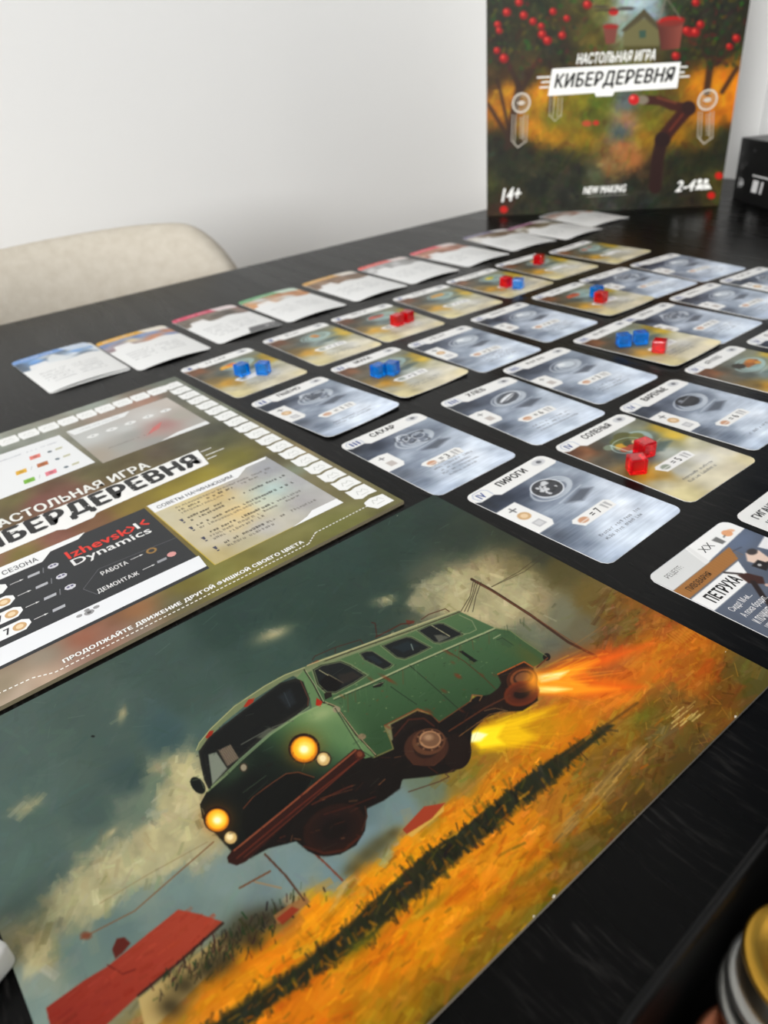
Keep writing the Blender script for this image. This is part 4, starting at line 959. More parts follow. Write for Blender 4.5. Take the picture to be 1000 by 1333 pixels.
    link('printed_front', grid_mesh('printed_front', np.stack([U, np.zeros(U.shape)-0.00005, Z], -1), cv.c), M_PRINT_BOX, root)
    bm = bmesh.new(); add_box(bm, 0, BXW, 0, BXD, 0, BXH, bev=0.0008); bm_obj('box_shell', bm, mat('box_paper', (58, 54, 44), 0.35, 0.3), root)
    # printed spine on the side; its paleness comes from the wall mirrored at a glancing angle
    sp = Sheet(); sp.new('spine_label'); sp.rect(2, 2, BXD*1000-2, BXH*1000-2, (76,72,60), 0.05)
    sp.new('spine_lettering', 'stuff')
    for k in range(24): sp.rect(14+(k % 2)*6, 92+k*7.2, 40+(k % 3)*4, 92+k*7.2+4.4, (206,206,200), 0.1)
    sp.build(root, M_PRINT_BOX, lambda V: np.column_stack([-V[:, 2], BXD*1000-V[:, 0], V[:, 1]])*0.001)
    # printed title block
    def Q(x, y): return boxuv(600+0.4*x, 0.4*y)
    pn = Sheet(); WH = (236,236,232)
    pn.new('title_plate'); pn.poly([Q(298,224),Q(716,202),Q(704,286),Q(500,298),Q(494,312),Q(440,314),Q(436,302),Q(284,312)], WH, 0.1)
    for a, b_ in (((248,252),(292,250)),((262,268),(290,266)),((256,285),(286,283)),((716,218),(738,217)),((712,250),(744,248)),((708,236),(728,235))): pn.new('speed_line'); pn.line([Q(*a), Q(*b_)], 1.4, WH, 0.1)
    # round medals with ribbon tails
    for cx, cy, top, bot in ((197,335,368,480),(803,325,358,468)):
        pn.new('medal_emblem'); u, z = Q(cx, cy); pn.ring(u, z, 11.2, 9.2, (196,190,178), 0.1); pn.ring(u, z, 7.2, 6.6, (170,164,150), 0.1); pn.ell(u, z, 4.6, 2.6, (190,180,166), 0.1)
        for dx in (-24, -14, 14, 24): pn.line([Q(cx+dx-4, top+4), Q(cx+dx-8, bot-20)], 0.8, (176,170,156), 0.1)
        pn.line([Q(cx-30, bot-22), Q(cx-12, bot), Q(cx+18, bot-22)], 1.0, (190,184,170), 0.1)
        for k in range(9): pn.line([Q(cx-6, top+16+k*8), Q(cx+10, top+15+k*8)], 0.7, (176,170,156), 0.1)
    pn.new('ribbon_emblem')
    for dx in (-18, -6, 8, 20): pn.line([Q(310+dx, 316), Q(306+dx, 380)], 0.9, (170,166,140), 0.1)
    pn.line([Q(290,376),Q(306,394),Q(326,374)], 0.9, (170,166,140), 0.1)
    tx = Sheet(); D = (36,36,36)
    def word(t, p_bl, p_br, hpx, col, bold, shear, z=0.18):
        (u0, v0), (u1, v1) = Q(*p_bl), Q(*p_br); _, vt = Q(p_bl[0], p_bl[1]-hpx)
        L = math.hypot(u1-u0, v1-v0)
        tx.text(t, (u0, v0, u0+L, vt), col, z, bold, shear, math.degrees(math.atan2(v1-v0, u1-u0)))
    word('НАСТОЛЬНАЯ ИГРА', (376,210), (632,196), 36, WH, 0.03, 0.2)
    word('КИБЕРДЕРЕВНЯ', (302,298), (694,276), 58, D, 0.05, 0.18)
    word('14+', (132,658), (198,650), 44, WH, 0.035, 0.35)
    word('NEW MAKING', (398,632), (538,624), 24, WH, 0.03, 0.25)
    word('2-4', (696,625), (762,620), 36, WH, 0.035, 0.3)
    pn.new('players_icon')
    for dx in (0, 20): pn.ell(*Q(778+dx, 590), 3.0, 3.0, WH, 0.1, 10); pn.poly([Q(762+dx,618),Q(770+dx,600),Q(788+dx,599),Q(796+dx,614)], WH, 0.1)
    pn.new('underline'); pn.line([Q(410,640),Q(540,632)], 0.6, (140,140,132), 0.1)
    f = lambda V: np.column_stack([V[:, 0], -V[:, 2], V[:, 1]])*0.001
    pn.build(root, M_PRINT_BOX, f); tx.build(root, M_PRINT_BOX, f)
make_game_box()

# ================================================================== black box at the table end
def make_black_box():
    p0, p1 = W(953, 258.5)[:2], W(1000, 273)[:2]
    d = (p1-p0)/np.hypot(*(p1-p0)); ang = math.atan2(d[1], d[0])
    root = empty('expansion_box', (p0[0], p0[1], 0), ang, 'low black glossy box with white print beside the window', 'game box')
    L, Dp, Hh = 0.20, 0.075, 0.072
    bm = bmesh.new(); add_box(bm, 0, L, 0, Dp, 0, Hh, bev=0.001); bm_obj('box_shell', bm, mat('black_print', (20, 20, 20), 0.35, 0.4), root)
    sh = Sheet(); WHT = (206,206,206)
    sh.text('14+', (9,15,21,27), WHT, 0.1, 0.03, 0.3)
    sh.new('white_bar'); sh.rect(38,32,110,33.6,WHT,0.1); sh.new('printed_letter'); sh.poly([(40,14),(52,14),(54,28),(42,28)], WHT, 0.1); sh.new('printed_letter'); sh.poly([(58,14),(62,14),(64,28),(60,28)], WHT, 0.1)
    for k, (u, v, q) in enumerate(((8,54,2.2),(34,60,1.8),(12,40,3.0),(20,44,2.0))): sh.new('grey_ring'); sh.ring(u, v, q, q*0.6, (84,84,84), 0.1, 10)  # small dark grey rings scattered over the box's front face
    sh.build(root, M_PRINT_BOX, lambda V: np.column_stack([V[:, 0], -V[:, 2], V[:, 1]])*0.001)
make_black_box()

# ================================================================== cards
CT = 0.34                                            # card thickness, mm
def round_outline(w, h, r, n=6, step=5.0):
    P = []
    for cx, cy, a0 in ((w-r, r, -90), (w-r, h-r, 0), (r, h-r, 90), (r, r, 180)):
        for k in range(n+1):
            a = math.radians(a0+90*k/n); P.append((cx+r*math.cos(a), cy+r*math.sin(a)))
    out = []
    for (x0, y0), (x1, y1) in zip(P, P[1:]+P[:1]):
        L = math.hypot(x1-x0, y1-y0); m = max(1, int(L/step))
        out += [(x0+(x1-x0)*k/m, y0+(y1-y0)*k/m) for k in range(m)]
    return np.array(out)
def snap_round(U, V, w, h, r):
    cx = np.clip(U, r, w-r); cy = np.clip(V, r, h-r)
    dx, dy = U-cx, V-cy; d = np.sqrt(dx*dx+dy*dy)+1e-9
    k = np.where((np.abs(dx) > 1e-9) & (np.abs(dy) > 1e-9) & (d > r), r/d, 1.0)
    return cx+dx*k, cy+dy*k
def make_card(name, label, cat, group, pose, size, art, res, bend, z0=0.0, tilt=0.0, r=5.0, letters=None):
    """pose = (x, y, degrees) of the card centre; art(canvas) paints it (u right, v down from its top edge);
    bend(u, v) lifts the sheet in mm"""
    w, h = size; x, y, deg = pose
    root = empty(name, (x, y, z0), math.radians(deg), label, cat, group)
    if tilt: root.rotation_euler[1] = tilt
    nu, nv = int(w*res), int(h*res)
    U, V = np.meshgrid(np.linspace(0, w, nu), np.linspace(0, h, nv))
    cv = Canvas(U, V); art(cv)
    Us, Vs = snap_round(U, V, w, h, r)
    P = np.stack([Us-w/2, h/2-Vs, CT+bend(Us, Vs)], -1)*0.001
    link('printed_face', grid_mesh('printed_face', P, cv.c), M_PRINT, root, True)
    # paper edge and underside follow the same curve
    Uc, Vc = np.meshgrid(np.linspace(0, w, 17), np.linspace(0, h, 23)); Uc, Vc = snap_round(Uc, Vc, w, h, r)
    bot = np.stack([Uc-w/2, h/2-Vc, bend(Uc, Vc)], -1).reshape(-1, 3); nb = len(bot); gi = np.arange(nb).reshape(23, 17)
    f = [[gi[a, b], gi[a, b+1], gi[a+1, b+1], gi[a+1, b]] for a in range(22) for b in range(16)]
    loop = list(gi[0, :])+list(gi[1:, -1])+list(gi[-1, -2::-1])+list(gi[-2:0:-1, 0]); n = len(loop)
    top = bot[loop]+np.array([0, 0, CT-0.004])
    f += [[loop[i], nb+i, nb+(i+1) % n, loop[(i+1) % n]] for i in range(n)]
    Vv = np.concatenate([bot, top])*0.001
    idx = np.array([i for q in f for i in q]); ln = [len(q) for q in f]
    link('card_stock', raw_mesh('card_stock', Vv, idx, np.concatenate([[0], np.cumsum(ln)[:-1]])), M_STOCK, root)
    if letters is not None:
        sh = Sheet(); letters(sh)
        if sh.n:
            def f2(Q):                                  # sheet coordinates: u right, v measured down from the top edge (negative)
                u, v = Q[:, 0], -Q[:, 1]
                return np.column_stack([u-w/2, h/2-v, CT+bend(u, v)+Q[:, 2]])*0.001
            sh.build(root, M_PRINT, f2)
    return root
def flat(u, v): return 0.0*u
def dish(a, b=0.0):                                    # long edges curl up
    return lambda u, v: a*((u/63.0*2-1)**2)*np.clip(v/88.0, 0, 1)+b*(v/88.0)**2
def arch(a, w=65.0, h=98.0):                           # the middle of the card bows off the table
    return lambda u, v: a*(1-(u/w*2-1)**2)*(0.45+0.55*np.clip(v/h, 0, 1))
WHT = (234, 234, 233)
def food_art(grey, seed, items=(), short_icon=False, hide_icon=False):
    def f(cv):
        U, V = cv.X, cv.Y
        if grey:
            cv.anchors([(3,14,(26,34,48)),(14,18,(38,46,62)),(26,22,(64,72,90)),(10,30,(86,96,114)),(40,14,(120,130,146)),(58,16,(140,152,168)),(30,34,(134,146,164)),(50,30,(104,114,130)),(60,40,(190,201,216)),
                (20,42,(176,187,203)),(5,56,(84,92,106)),(16,54,(140,152,170)),(35,50,(186,197,213)),(8,70,(120,132,150)),(25,66,(204,215,230)),(45,66,(220,228,240)),(60,64,(206,218,234)),(10,84,(196,210,230)),(30,82,(218,230,245)),(55,84,(210,222,240))], 2.6, 4)
            cv.c += (vnoise(U+seed*7, V*1.6, 0.07, seed+40)[..., None]-0.5)*np.array([86,84,80])
            cv.c += ((vnoise(U*0.12+seed, V*3.0, 0.5, seed+90, 2)[..., None]-0.5)*26)*np.clip(V/60, 0, 1)[..., None]
            cv.glow(37, 26, 13, 10, (88,96,112), .55)
        else:
            cv.anchors([(3,16,(96,56,30)),(10,17,(120,70,36)),(18,18,(70,62,48)),(28,18,(78,80,72)),(44,15,(112,116,104)),(58,16,(120,122,104)),(6,30,(84,76,60)),(20,34,(64,70,66)),(36,30,(132,160,160)),(50,30,(106,116,104)),(61,30,(178,146,30)),(57,40,(206,170,40)),(50,42,(130,130,100)),
                (5,46,(120,98,50)),(11,56,(204,152,40)),(16,60,(186,150,70)),(28,44,(110,124,122)),(38,50,(176,184,176)),(60,54,(190,186,160)),(6,68,(180,172,142)),(5,80,(214,202,152)),(25,66,(190,190,180)),(45,66,(204,202,194)),(60,70,(206,200,182)),(28,84,(214,206,180)),(45,86,(208,198,172)),(60,84,(216,204,164))], 3.4, 3)
            cv.c += (vnoise(U+seed*5, V*1.4, 0.07, seed+70)[..., None]-0.5)*np.array([70,68,62])
            cv.glow(38, 27, 13, 9, (150,176,172), .6)
        # platter sketch beneath the dish
        ink, pale = ((60,66,78), (214,222,230)) if grey else ((70,92,92), (176,206,206))
        for k in range(3): cv.ell(37+k, 28+k*0.6, 14-k*2.6, 8.5-k*1.8, pale, .7, -6, .9, .9)
        cv.poly([(30,42),(46,39),(52,43),(38,47)], ink, .75, 2.5); cv.line([(28,40),(50,37)], .7, pale, .5)
        for it in items: it(cv)
        # white title strip with its stepped lower edge
        cv.poly([(-1,-1),(64,-1),(64,10.5),(60.5,12.6),(15.3,12.8),(12.6,9.8),(3,10.2),(-1,7.4)], WHT, 1, .7)
        bl = (92,110,156)
        cv.line([(3.5,9),(2.5,4.5),(5,1.6),(11.5,1.6),(13.6,4),(13,8.6)], .5, (150,162,190), .8)
        cv.ell(55,5,4.6,3.0,(196,198,202),.9,0,1); cv.ell(55.4,5,1.7,1.4,(70,72,80),.8,0,.8)
        if not hide_icon:
            if short_icon: cv.poly([(-1,29),(8,28.2),(14,29.6),(14,44.5),(11.4,48),(-1,48)], WHT, 1, .7); cv.line([(5,33),(8.6,33)], .6, (80,80,84)); cv.line([(6.8,31.2),(6.8,34.8)], .6, (80,80,84)); cv.poly([(5,38.4),(10,38.4),(10,44),(5,44)], (190,182,178), 1, .7)
            else:
                cv.poly([(-1,22.4),(14,22.4),(14,46.4),(11.2,49.6),(-1,49.6)], WHT, 1, .7); cv.line([(5,27),(9.4,27)], .7, (60,60,64)); cv.line([(7.2,24.8),(7.2,29.2)], .7, (60,60,64))
                cv.ell(7.2,34.4,3.6,3.4,(202,164,118),1,0,.7); cv.ell(7.2,34.4,2.0,1.9,(228,200,162),1,0,.7); cv.poly([(4.6,41),(10.2,41),(10.2,46.2),(4.6,46.2)], (178,178,182), 1, .7); cv.poly([(5.4,41.8),(9.4,41.8),(9.4,45.4),(5.4,45.4)], (206,206,208), 1, .7)
        cv.poly([(17,56),(19.4,54),(45,54),(47,56.2),(45.6,61.8),(19.8,61.8)], WHT, 1, .7)
        ic = (196,140,104) if grey else (130,140,124)
        cv.ell(23.4,57.9,3.2,2.3,ic,.9,0,.8); cv.line([(20.6,58.6),(26.2,58.6)], .5, WHT)
        cv.poly([(39.4,55.6),(41.4,55.4),(41,60.4),(39.8,60.4)], (170,170,172), .9, .7); cv.poly([(42.2,55.4),(44.4,55.6),(43.8,60.4),(42.6,60.4)], (170,170,172), .9, .7)
    return f
def food_text(title, roman, price, seed, lines=2):
    def f(sh):
        if title: sh.text(title, (21.0, -7.4, min(24+len(title)*3.3, 46), -2.2), (28,28,30), 0.04, bold=0.045, name='title_lettering')
        if roman: sh.text(roman, (5.0, -8.4, 5.0+1.6*len(roman)+1.6, -3.2), (62,84,146), 0.04, bold=0.03, name='numeral_lettering')
        if price:
            sh.text('= '+price, (29.4, -60.2, 36.4, -55.6), (40,40,42), 0.04, bold=0.02, name='price_lettering')
        for k in range(lines):
            sh.words(17+seed % 3, 50-(k*5+seed*3) % 9, -72.6-3.5*k+(3.5*(lines-2)), 1.9, (86,90,102), 0.04, seed*10+k, bold=0.26)
    return f
# --- pictures of the goods
def berry_jar(cv):
    cv.ell(37,26,9,6.5,(30,32,38),.95,0,1); cv.poly([(32,24),(42,22),(43,28),(33,30)], (48,50,56), .9, 1); cv.line([(31,25),(44,23)], .6, (190,196,204), .7); cv.ell(34,23,2,1.4,(150,156,166),.8,0,1)
def pies(cv):
    r = np.random.default_rng(5); cv.ell(36,26,9.4,8,(58,60,66),1,-10,1)
    for k in range(26):
        x, y = 36+r.normal(0,3.8), 26+r.normal(0,3.0); cv.ell(x, y, r.uniform(.8,2.0), r.uniform(.6,1.4), (206,208,212) if k % 3 else (40,42,46), .95, r.uniform(0,180), .6)
    cv.ell(36,26,9.6,8.2,(222,226,232),.9,-10,.6,.8)
def swirl(cv):
    r = np.random.default_rng(8)
    for k in range(10): cv.ell(36+r.normal(0,2.6), 26+r.normal(0,2.4), r.uniform(3,8), r.uniform(2,5.5), (216,222,230) if k % 2 else (60,66,78), .85, r.uniform(0,180), .7, r.uniform(.5,1))
def sack(cv):
    swirl(cv); cv.ell(37,27,5,4,(60,66,78),.7,0,1.5)
def loaf(cv):
    cv.ell(37,27,11,5.6,(70,74,82),.9,-18,1); cv.ell(37,26.6,9,2.2,(222,226,232),1,-18,.8); cv.line([(30,30),(44,25)], .7, (40,44,50)); cv.ell(37,27,12,7,(220,226,232),.8,-18,.6,.7)
def pale_lump(cv):
    cv.ell(39,27,8,5.4,(206,214,222),.9,10,3); cv.ell(36,25,3.4,2.4,(232,236,240),.9,0,2)
def pickles(cv):
    for x, y, c, q in ((31,24,(92,96,44),5),(36,22,(84,84,40),5),(28,27,(196,152,40),3.2),(33,28,(60,66,34),3.6),(36,29,(210,190,140),2.6),(31,31,(170,60,36),3.2),(27,30,(170,76,40),2.6),(40,26,(110,110,56),4),(24,24,(120,132,110),3)):
        cv.ell(31+(x-31)*1.35, 27+(y-27)*1.3, q*1.25, q, c, 1, 0, 1)
    cv.line([(24,22),(25,34),(30,38),(36,38)], .8, (190,216,214), .9); cv.ell(31,29,11,8,(190,216,214),.7,0,.6,.6)
def carrot(c1, c2=None, cx=36, cy=26):
    def f(cv):
        cv.poly([(cx-9,cy+3),(cx-6,cy-3),(cx+6,cy-4),(cx+9,cy),(cx+4,cy+4)], c1, .95, 2)
        if c2: cv.ell(cx+3, cy-2, 4, 2.6, c2, .95, 0, 2)
    return f
def blob(c, x, y, q=3.2):
    return lambda cv: cv.ell(x, y, q, q*.85, c, .95, 0, 1.6)
GREYC = 'grey goods cards in the card grid'; COLC = 'colour goods cards in the card grid'
# (x, y, degrees) of each card centre on the table, metres
cards = [
 # near row beside the picture board
 ('c1', (0.2534,0.2112,5.2), True, (pies,), 'ПИРОГИ', 'IV', '7', 2.3, flat, 2, 'grey-blue card titled ПИРОГИ with a bowl of pies, beside the van picture', False),
 ('c7', (0.3250,0.2160,2.5), False, (pickles,), 'СОЛЕНЬЯ', 'IV', '5', 2.3, flat, 2, 'colour card titled СОЛЕНЬЯ with pickles under two red cubes', False),
 ('c8', (0.3925,0.2250,4.2), True, (berry_jar,), 'ВАРЕНЬЕ', 'IV', '6', 2.0, dish(0.6), 1, 'grey-blue card titled ВАРЕНЬЕ with a dark jam bowl', False),
 ('c12', (0.4700,0.2330,3.4), False, (carrot((150,84,30),(196,120,40),40,27), blob((40,34,24),30,24,5), blob((214,150,50),44,30,2.4)), 'ПИВОВАР', 'IV', '7', 1.6, dish(0.8), 2, 'colour card with brown bread and no cubes on it, next to the ВАРЕНЬЕ card', False),
 ('c26', (0.5440,0.2330,3.4), True, (pale_lump,), '', 'IV', '', 1.2, flat, 2, 'grey card past the brown bread card', False),
 # second row
 ('c2', (0.2377,0.3077,3.4), True, (swirl,), 'САХАР', 'III', '3', 2.2, flat, 5, 'grey-blue card titled САХАР with a sugar bowl, by the board corner', True),
 ('c6', (0.3177,0.3102,0.8), True, (loaf,), 'ХЛЕБ', 'III', '6', 1.9, flat, 3, 'grey-blue card titled ХЛЕБ with a loaf of bread', True),
 ('c9', (0.3857,0.3222,1.4), True, (pale_lump,), 'ТВОРОГ', 'III', '3', 1.6, flat, 3, 'grey card between the bread card and the card with three cubes', True),
 ('c10', (0.4640,0.3262,3.8), False, (blob((176,196,190),36,27,6),), 'СИРОП', 'III', '4', 1.4, dish(0.9, 0.4), 3, 'colour card carrying two blue cubes and one red cube', False),
 ('c11', (0.5241,0.3300,3.4), True, (swirl,), 'МЯСО', 'III', '4', 1.3, flat, 3, 'grey card partly covered by the colour card with three cubes', True),
 ('c24', (0.5945,0.3350,0.5), True, (pale_lump,), 'СЫР', 'III', '4', 1.1, flat, 3, 'grey card past the overlapped pair in the three-cube row', True),
 ('c25', (0.6630,0.3320,-2.0), True, (swirl,), 'РЫБА', 'III', '4', 1.0, flat, 3, 'grey card farthest from the picture board in the three-cube row', False),
 # third row
 ('c3', (0.2297,0.4074,6.4), True, (sack,), 'ПШЕНО', 'II', '1', 1.9, dish(1.0, 0.8), 2, 'grey-blue card with a coiled sketch, beside the numbered board edge', False),
 ('c5', (0.3016,0.4189,3.2), False, (blob((160,176,170),36,27,6),), 'МУКА', 'II', '2', 1.8, dish(1.2, 0.6), 2, 'colour card with a pair of blue cubes touching each other', True),
 ('c13', (0.3718,0.4155,1.4), True, (pale_lump,), 'ОВЕС', 'II', '2', 1.5, flat, 4, 'grey card right after the colour card with touching blue cubes', False),
 ('c14', (0.4469,0.4246,1.4), True, (pale_lump,), 'МАСЛО', 'II', '4', 1.3, flat, 4, 'grey card before the colour card with a red and a blue cube stacked close', True),
 ('c21', (0.5230,0.4275,1.4), False, (carrot((196,84,50),(150,56,30),28,26),), 'РЕДИС', 'II', '', 1.2, dish(0.9, 0.3), 4, 'colour card overlapping a grey one, with a red root picture', False),
 ('c22', (0.5890,0.4305,-1.4), True, (swirl,), 'РЕПА', 'II', '3', 1.1, flat, 4, 'grey card tucked under the edge of the red root card', True),
 ('c23', (0.6579,0.4261,-4.6), True, (pale_lump,), 'ЯЙЦО', 'II', '3', 1.0, flat, 4, 'grey card at the table-end side of the red root card row', True),
 # fourth row, all in colour
 ('c4', (0.2199,0.5087,5.0), False, (carrot((232,164,40),(206,110,50),30,26),), 'ТЫКВА', 'I', '', 1.6, flat, 2, 'colour card with an orange gourd picture and two blue cubes', False),
 ('c15', (0.2961,0.5167,2.2), False, (blob((206,140,60),37,25,3.4), blob((190,120,50),38,28,3.0)), 'ЗЕРНО', 'I', '1', 1.4, flat, 2, 'colour card with a small golden grain picture and no cubes', False),
 ('c16', (0.3650,0.5187,-0.5), False, (carrot((196,80,66),(120,80,60),33,26),), 'СВЁКЛА', 'I', '', 1.3, flat, 2, 'colour card with a red beet picture and a pair of red cubes', False),
 ('c17', (0.4383,0.5246,-0.9), False, (carrot((206,150,60),None,36,25),), 'МОРКОВЬ', 'I', '1', 1.2, flat, 2, 'colour card with a tan root picture and no cubes', False),
 ('c18', (0.5098,0.5304,1.3), False, (blob((226,200,30),35,27,4.4), blob((150,160,50),40,25,3)), 'ЛИМОН', 'I', '', 1.1, flat, 2, 'colour card with a yellow fruit picture, one red and one blue cube', False),
 ('c19', (0.5810,0.5362,-0.5), False, (blob((230,160,60),36,22,3.6),), 'МЁД', 'I', '', 1.0, flat, 2, 'colour card with a single red cube on its picture', False),
 ('c20', (0.6564,0.5309,3.4), False, (blob((190,110,90),30,26,4), blob((170,90,80),42,24,3)), 'ЯГОДА', 'I', '', 1.0, flat, 2, 'colour card nearest the upright orchard box, without cubes', False),
]
def no_title_beyond(k): return k in ('c26',)
for i, (k, pose, grey, items, title, roman, price, res, bend, nl, label, short) in enumerate(cards):
    over = k in ('c10', 'c21')
    readable = k in ('c1', 'c7', 'c8', 'c2', 'c6', 'c3', 'c5')
    def letters(sh, title=title, roman=roman, price=price, i=i, nl=nl, readable=readable):
        if readable: food_text(title, roman, price, i, nl)(sh)
        else:
            food_text('', roman, price, i, nl)(sh)
            sh.words(21.5, 36+i % 4, -7.2, 4.6, (60,60,62), 0.04, i+300, bold=0.3, p_space=0.0)
    make_card('goods_card', label, 'card', GREYC if grey else COLC, pose, (63, 88), food_art(grey, i+1, items, short, hide_icon=not grey), res, bend,
              z0=0.0005 if over else 0.0, letters=letters)

# --- the two character cards on the right
def petr_art(cv):
    cv.c[:] = (84,92,108)
    cv.c += (vnoise(cv.X, cv.Y, .08, 3)[..., None]-.5)*26
    cv.glow(52,14,18,8,(98,112,138),.8); cv.line([(34,14),(48,17)], .5, (54,58,70), .8)
    cv.poly([(0,0),(30,0),(27,13),(0,13)], (212,213,213), 1, .6); cv.poly([(30,0),(63,0),(63,10.6),(26,12.8)], (236,236,236), 1, .6); cv.poly([(26,13),(31,0),(33,0),(29,13)], (224,224,224), 1, .6)
    cv.poly([(0,13.2),(44.6,13.2),(39,20.4),(0,20.4)], (160,108,54), 1, .6)
    for k in range(24): cv.line([(k*1.9,13.4),(k*1.9-.6,20.2)], .4, (146,96,46), .5)
    cv.poly([(0,21.2),(37.6,21.2),(29.4,31.4),(0,31.4)], (236,236,236), 1, .6)
    cv.ell(54,7,2.6,2.4,(222,160,116),1,0,.6); cv.ell(57,7,2.0,1.2,(222,160,116),.8,30,.6); cv.poly([(44,5),(48,5),(47.6,10),(44.6,10)], (110,110,110), 1, .6); cv.line([(50,7.6),(51.6,7.2)], .5, (60,60,60))
    # tool-wielding machine
    cv.poly([(40,24),(45,20.6),(51,23.4),(48,31),(42,31)], (222,196,180), 1, .9); cv.poly([(38,27),(44,26.6),(45,32),(39,33)], (32,28,28), 1, .8); cv.ell(41,29,1,.8,(180,180,180),1,0,.5); cv.ell(48,22,2.8,2,(60,54,54),1,0,.8); cv.line([(45,31),(52,36),(58,40)], 2.2, (40,34,34))
    cv.poly([(50,32),(58,34),(60,44),(52,46),(48,40)], (132,96,84), 1, 1); cv.line([(26,21.4),(30,27)], 1.2, (30,22,20)); cv.poly([(28,26),(32,28),(34,34),(30,37),(26,32)], (60,32,24), 1, .8); cv.line([(28,33),(22,40),(18,46)], 2.4, (36,24,22)); cv.line([(30,38),(36,48),(44,54)], 2, (200,168,154), 1)
    cv.poly([(53,22),(63,20),(63,34),(56,32)], (228,228,230), 1, .8); cv.poly([(10,48),(40,44),(63,50),(63,88),(0,88),(0,60)], (66,60,64), .6, 8); cv.ell(30,60,14,8,(120,100,96),.5,0,5)
def petr_txt(sh):
    sh.text('XX', (33.2,-8.4,41.4,-4.4), (60,60,60), 0.04); sh.text('РЕЦЕПТ:', (6,-8.0,17.4,-4.8), (110,110,110), 0.04)
    sh.text('ПИВОВАРНЯ', (4.8,-18.6,21.4,-15.4), (48,32,18), 0.04, bold=0.012); sh.text('ПЕТРУХА', (4.8,-29.6,26.4,-23.4), (26,26,26), 0.04, bold=0.04)
    for k, (t, u1) in enumerate((('Сидр! М-м...', 19.6), ('А пока бродит,', 22.4), ('и починить', 17.6), ('чего могу', 16))):
        sh.text(t, (4.8+(k > 0)*0.2, -38.0-5.0*k, u1, -34.2-5.0*k), (226,226,228), 0.04, bold=0.008)
make_card('character_card', 'card titled ПЕТРУХА with a brown band and a robot picture', 'card', None, (0.2650,0.1066,3.6), (63, 88), petr_art, 2.3, flat, letters=petr_txt)
def gig_art(cv):
    cv.c[:] = (226,226,225); cv.poly([(0,26),(63,22),(63,88),(0,88)], (196,198,200), 1, 1); cv.poly([(0,54),(63,50),(63,88),(0,88)], (150,154,160), 1, 1)
    cv.c += (vnoise(cv.X, cv.Y, .1, 13)[..., None]-.5)*8
def gig_txt(sh):
    sh.text('ГИГАНТСКИЙ', (6,-9.4,38,-4.0), (40,40,42), 0.04, bold=0.04); sh.text('КИБ', (6,-17.6,15,-12.2), (40,40,42), 0.04, bold=0.04)
make_card('character_card', 'pale grey card with a ГИГАНТСКИЙ heading, next to the robot card', 'card', None, (0.3330,0.1085,3.4), (63, 88), gig_art, 1.6, flat, letters=gig_txt)

# --- white bowed event cards along the far side
ev = [
 ('w1', (0.1222,0.6301,3.7), (110,150,206), (96,150,214), (226,230,234), (70,84,100), 'event card with a blue sky picture at the end of its row'),
 ('w2', (0.1909,0.6225,2.9), (214,160,40), (110,140,190), (190,120,80), (226,200,150), 'event card with a mustard heading and blue and brown picture'),
 ('w3', (0.2651,0.6303,2.7), (206,62,98), (124,112,100), (70,66,60), (196,90,90), 'event card with a crimson heading and a dark grey lower corner'),
 ('w4', (0.3360,0.6339,2.1), (96,160,110), (200,206,210), (176,110,60), (214,160,110), 'event card with a thin green heading and a rusty brown picture'),
 ('w5', (0.4120,0.6385,2.3), (206,158,80), (120,96,76), (170,150,130), (110,70,50), 'event card with a tan heading and a brown picture'),
 ('w6', (0.4838,0.6418,1.3), (220,84,76), (150,150,150), (96,84,76), (206,206,206), 'event card with a coral red heading and a grey picture'),
 ('w7', (0.5600,0.6467,2.6), (216,74,88), (130,90,66), (196,150,130), (150,90,70), 'event card with a rose red heading and a reddish brown picture'),
 ('w8', (0.6415,0.6517,-5.0), (112,104,134), (96,84,66), (214,212,208), (120,100,80), 'event card with a grey-violet heading and a dark brown picture'),
 ('w9', (0.7094,0.6441,0.8), (150,100,130), (150,140,120), (206,204,198), (100,84,60), 'event card with a dull mauve heading, second from the upright box'),
 ('w10', (0.7800,0.6600,-5.0), (150,150,150), (170,150,140), (190,110,80), (214,212,210), 'event card lying right in front of the upright orchard box'),
]
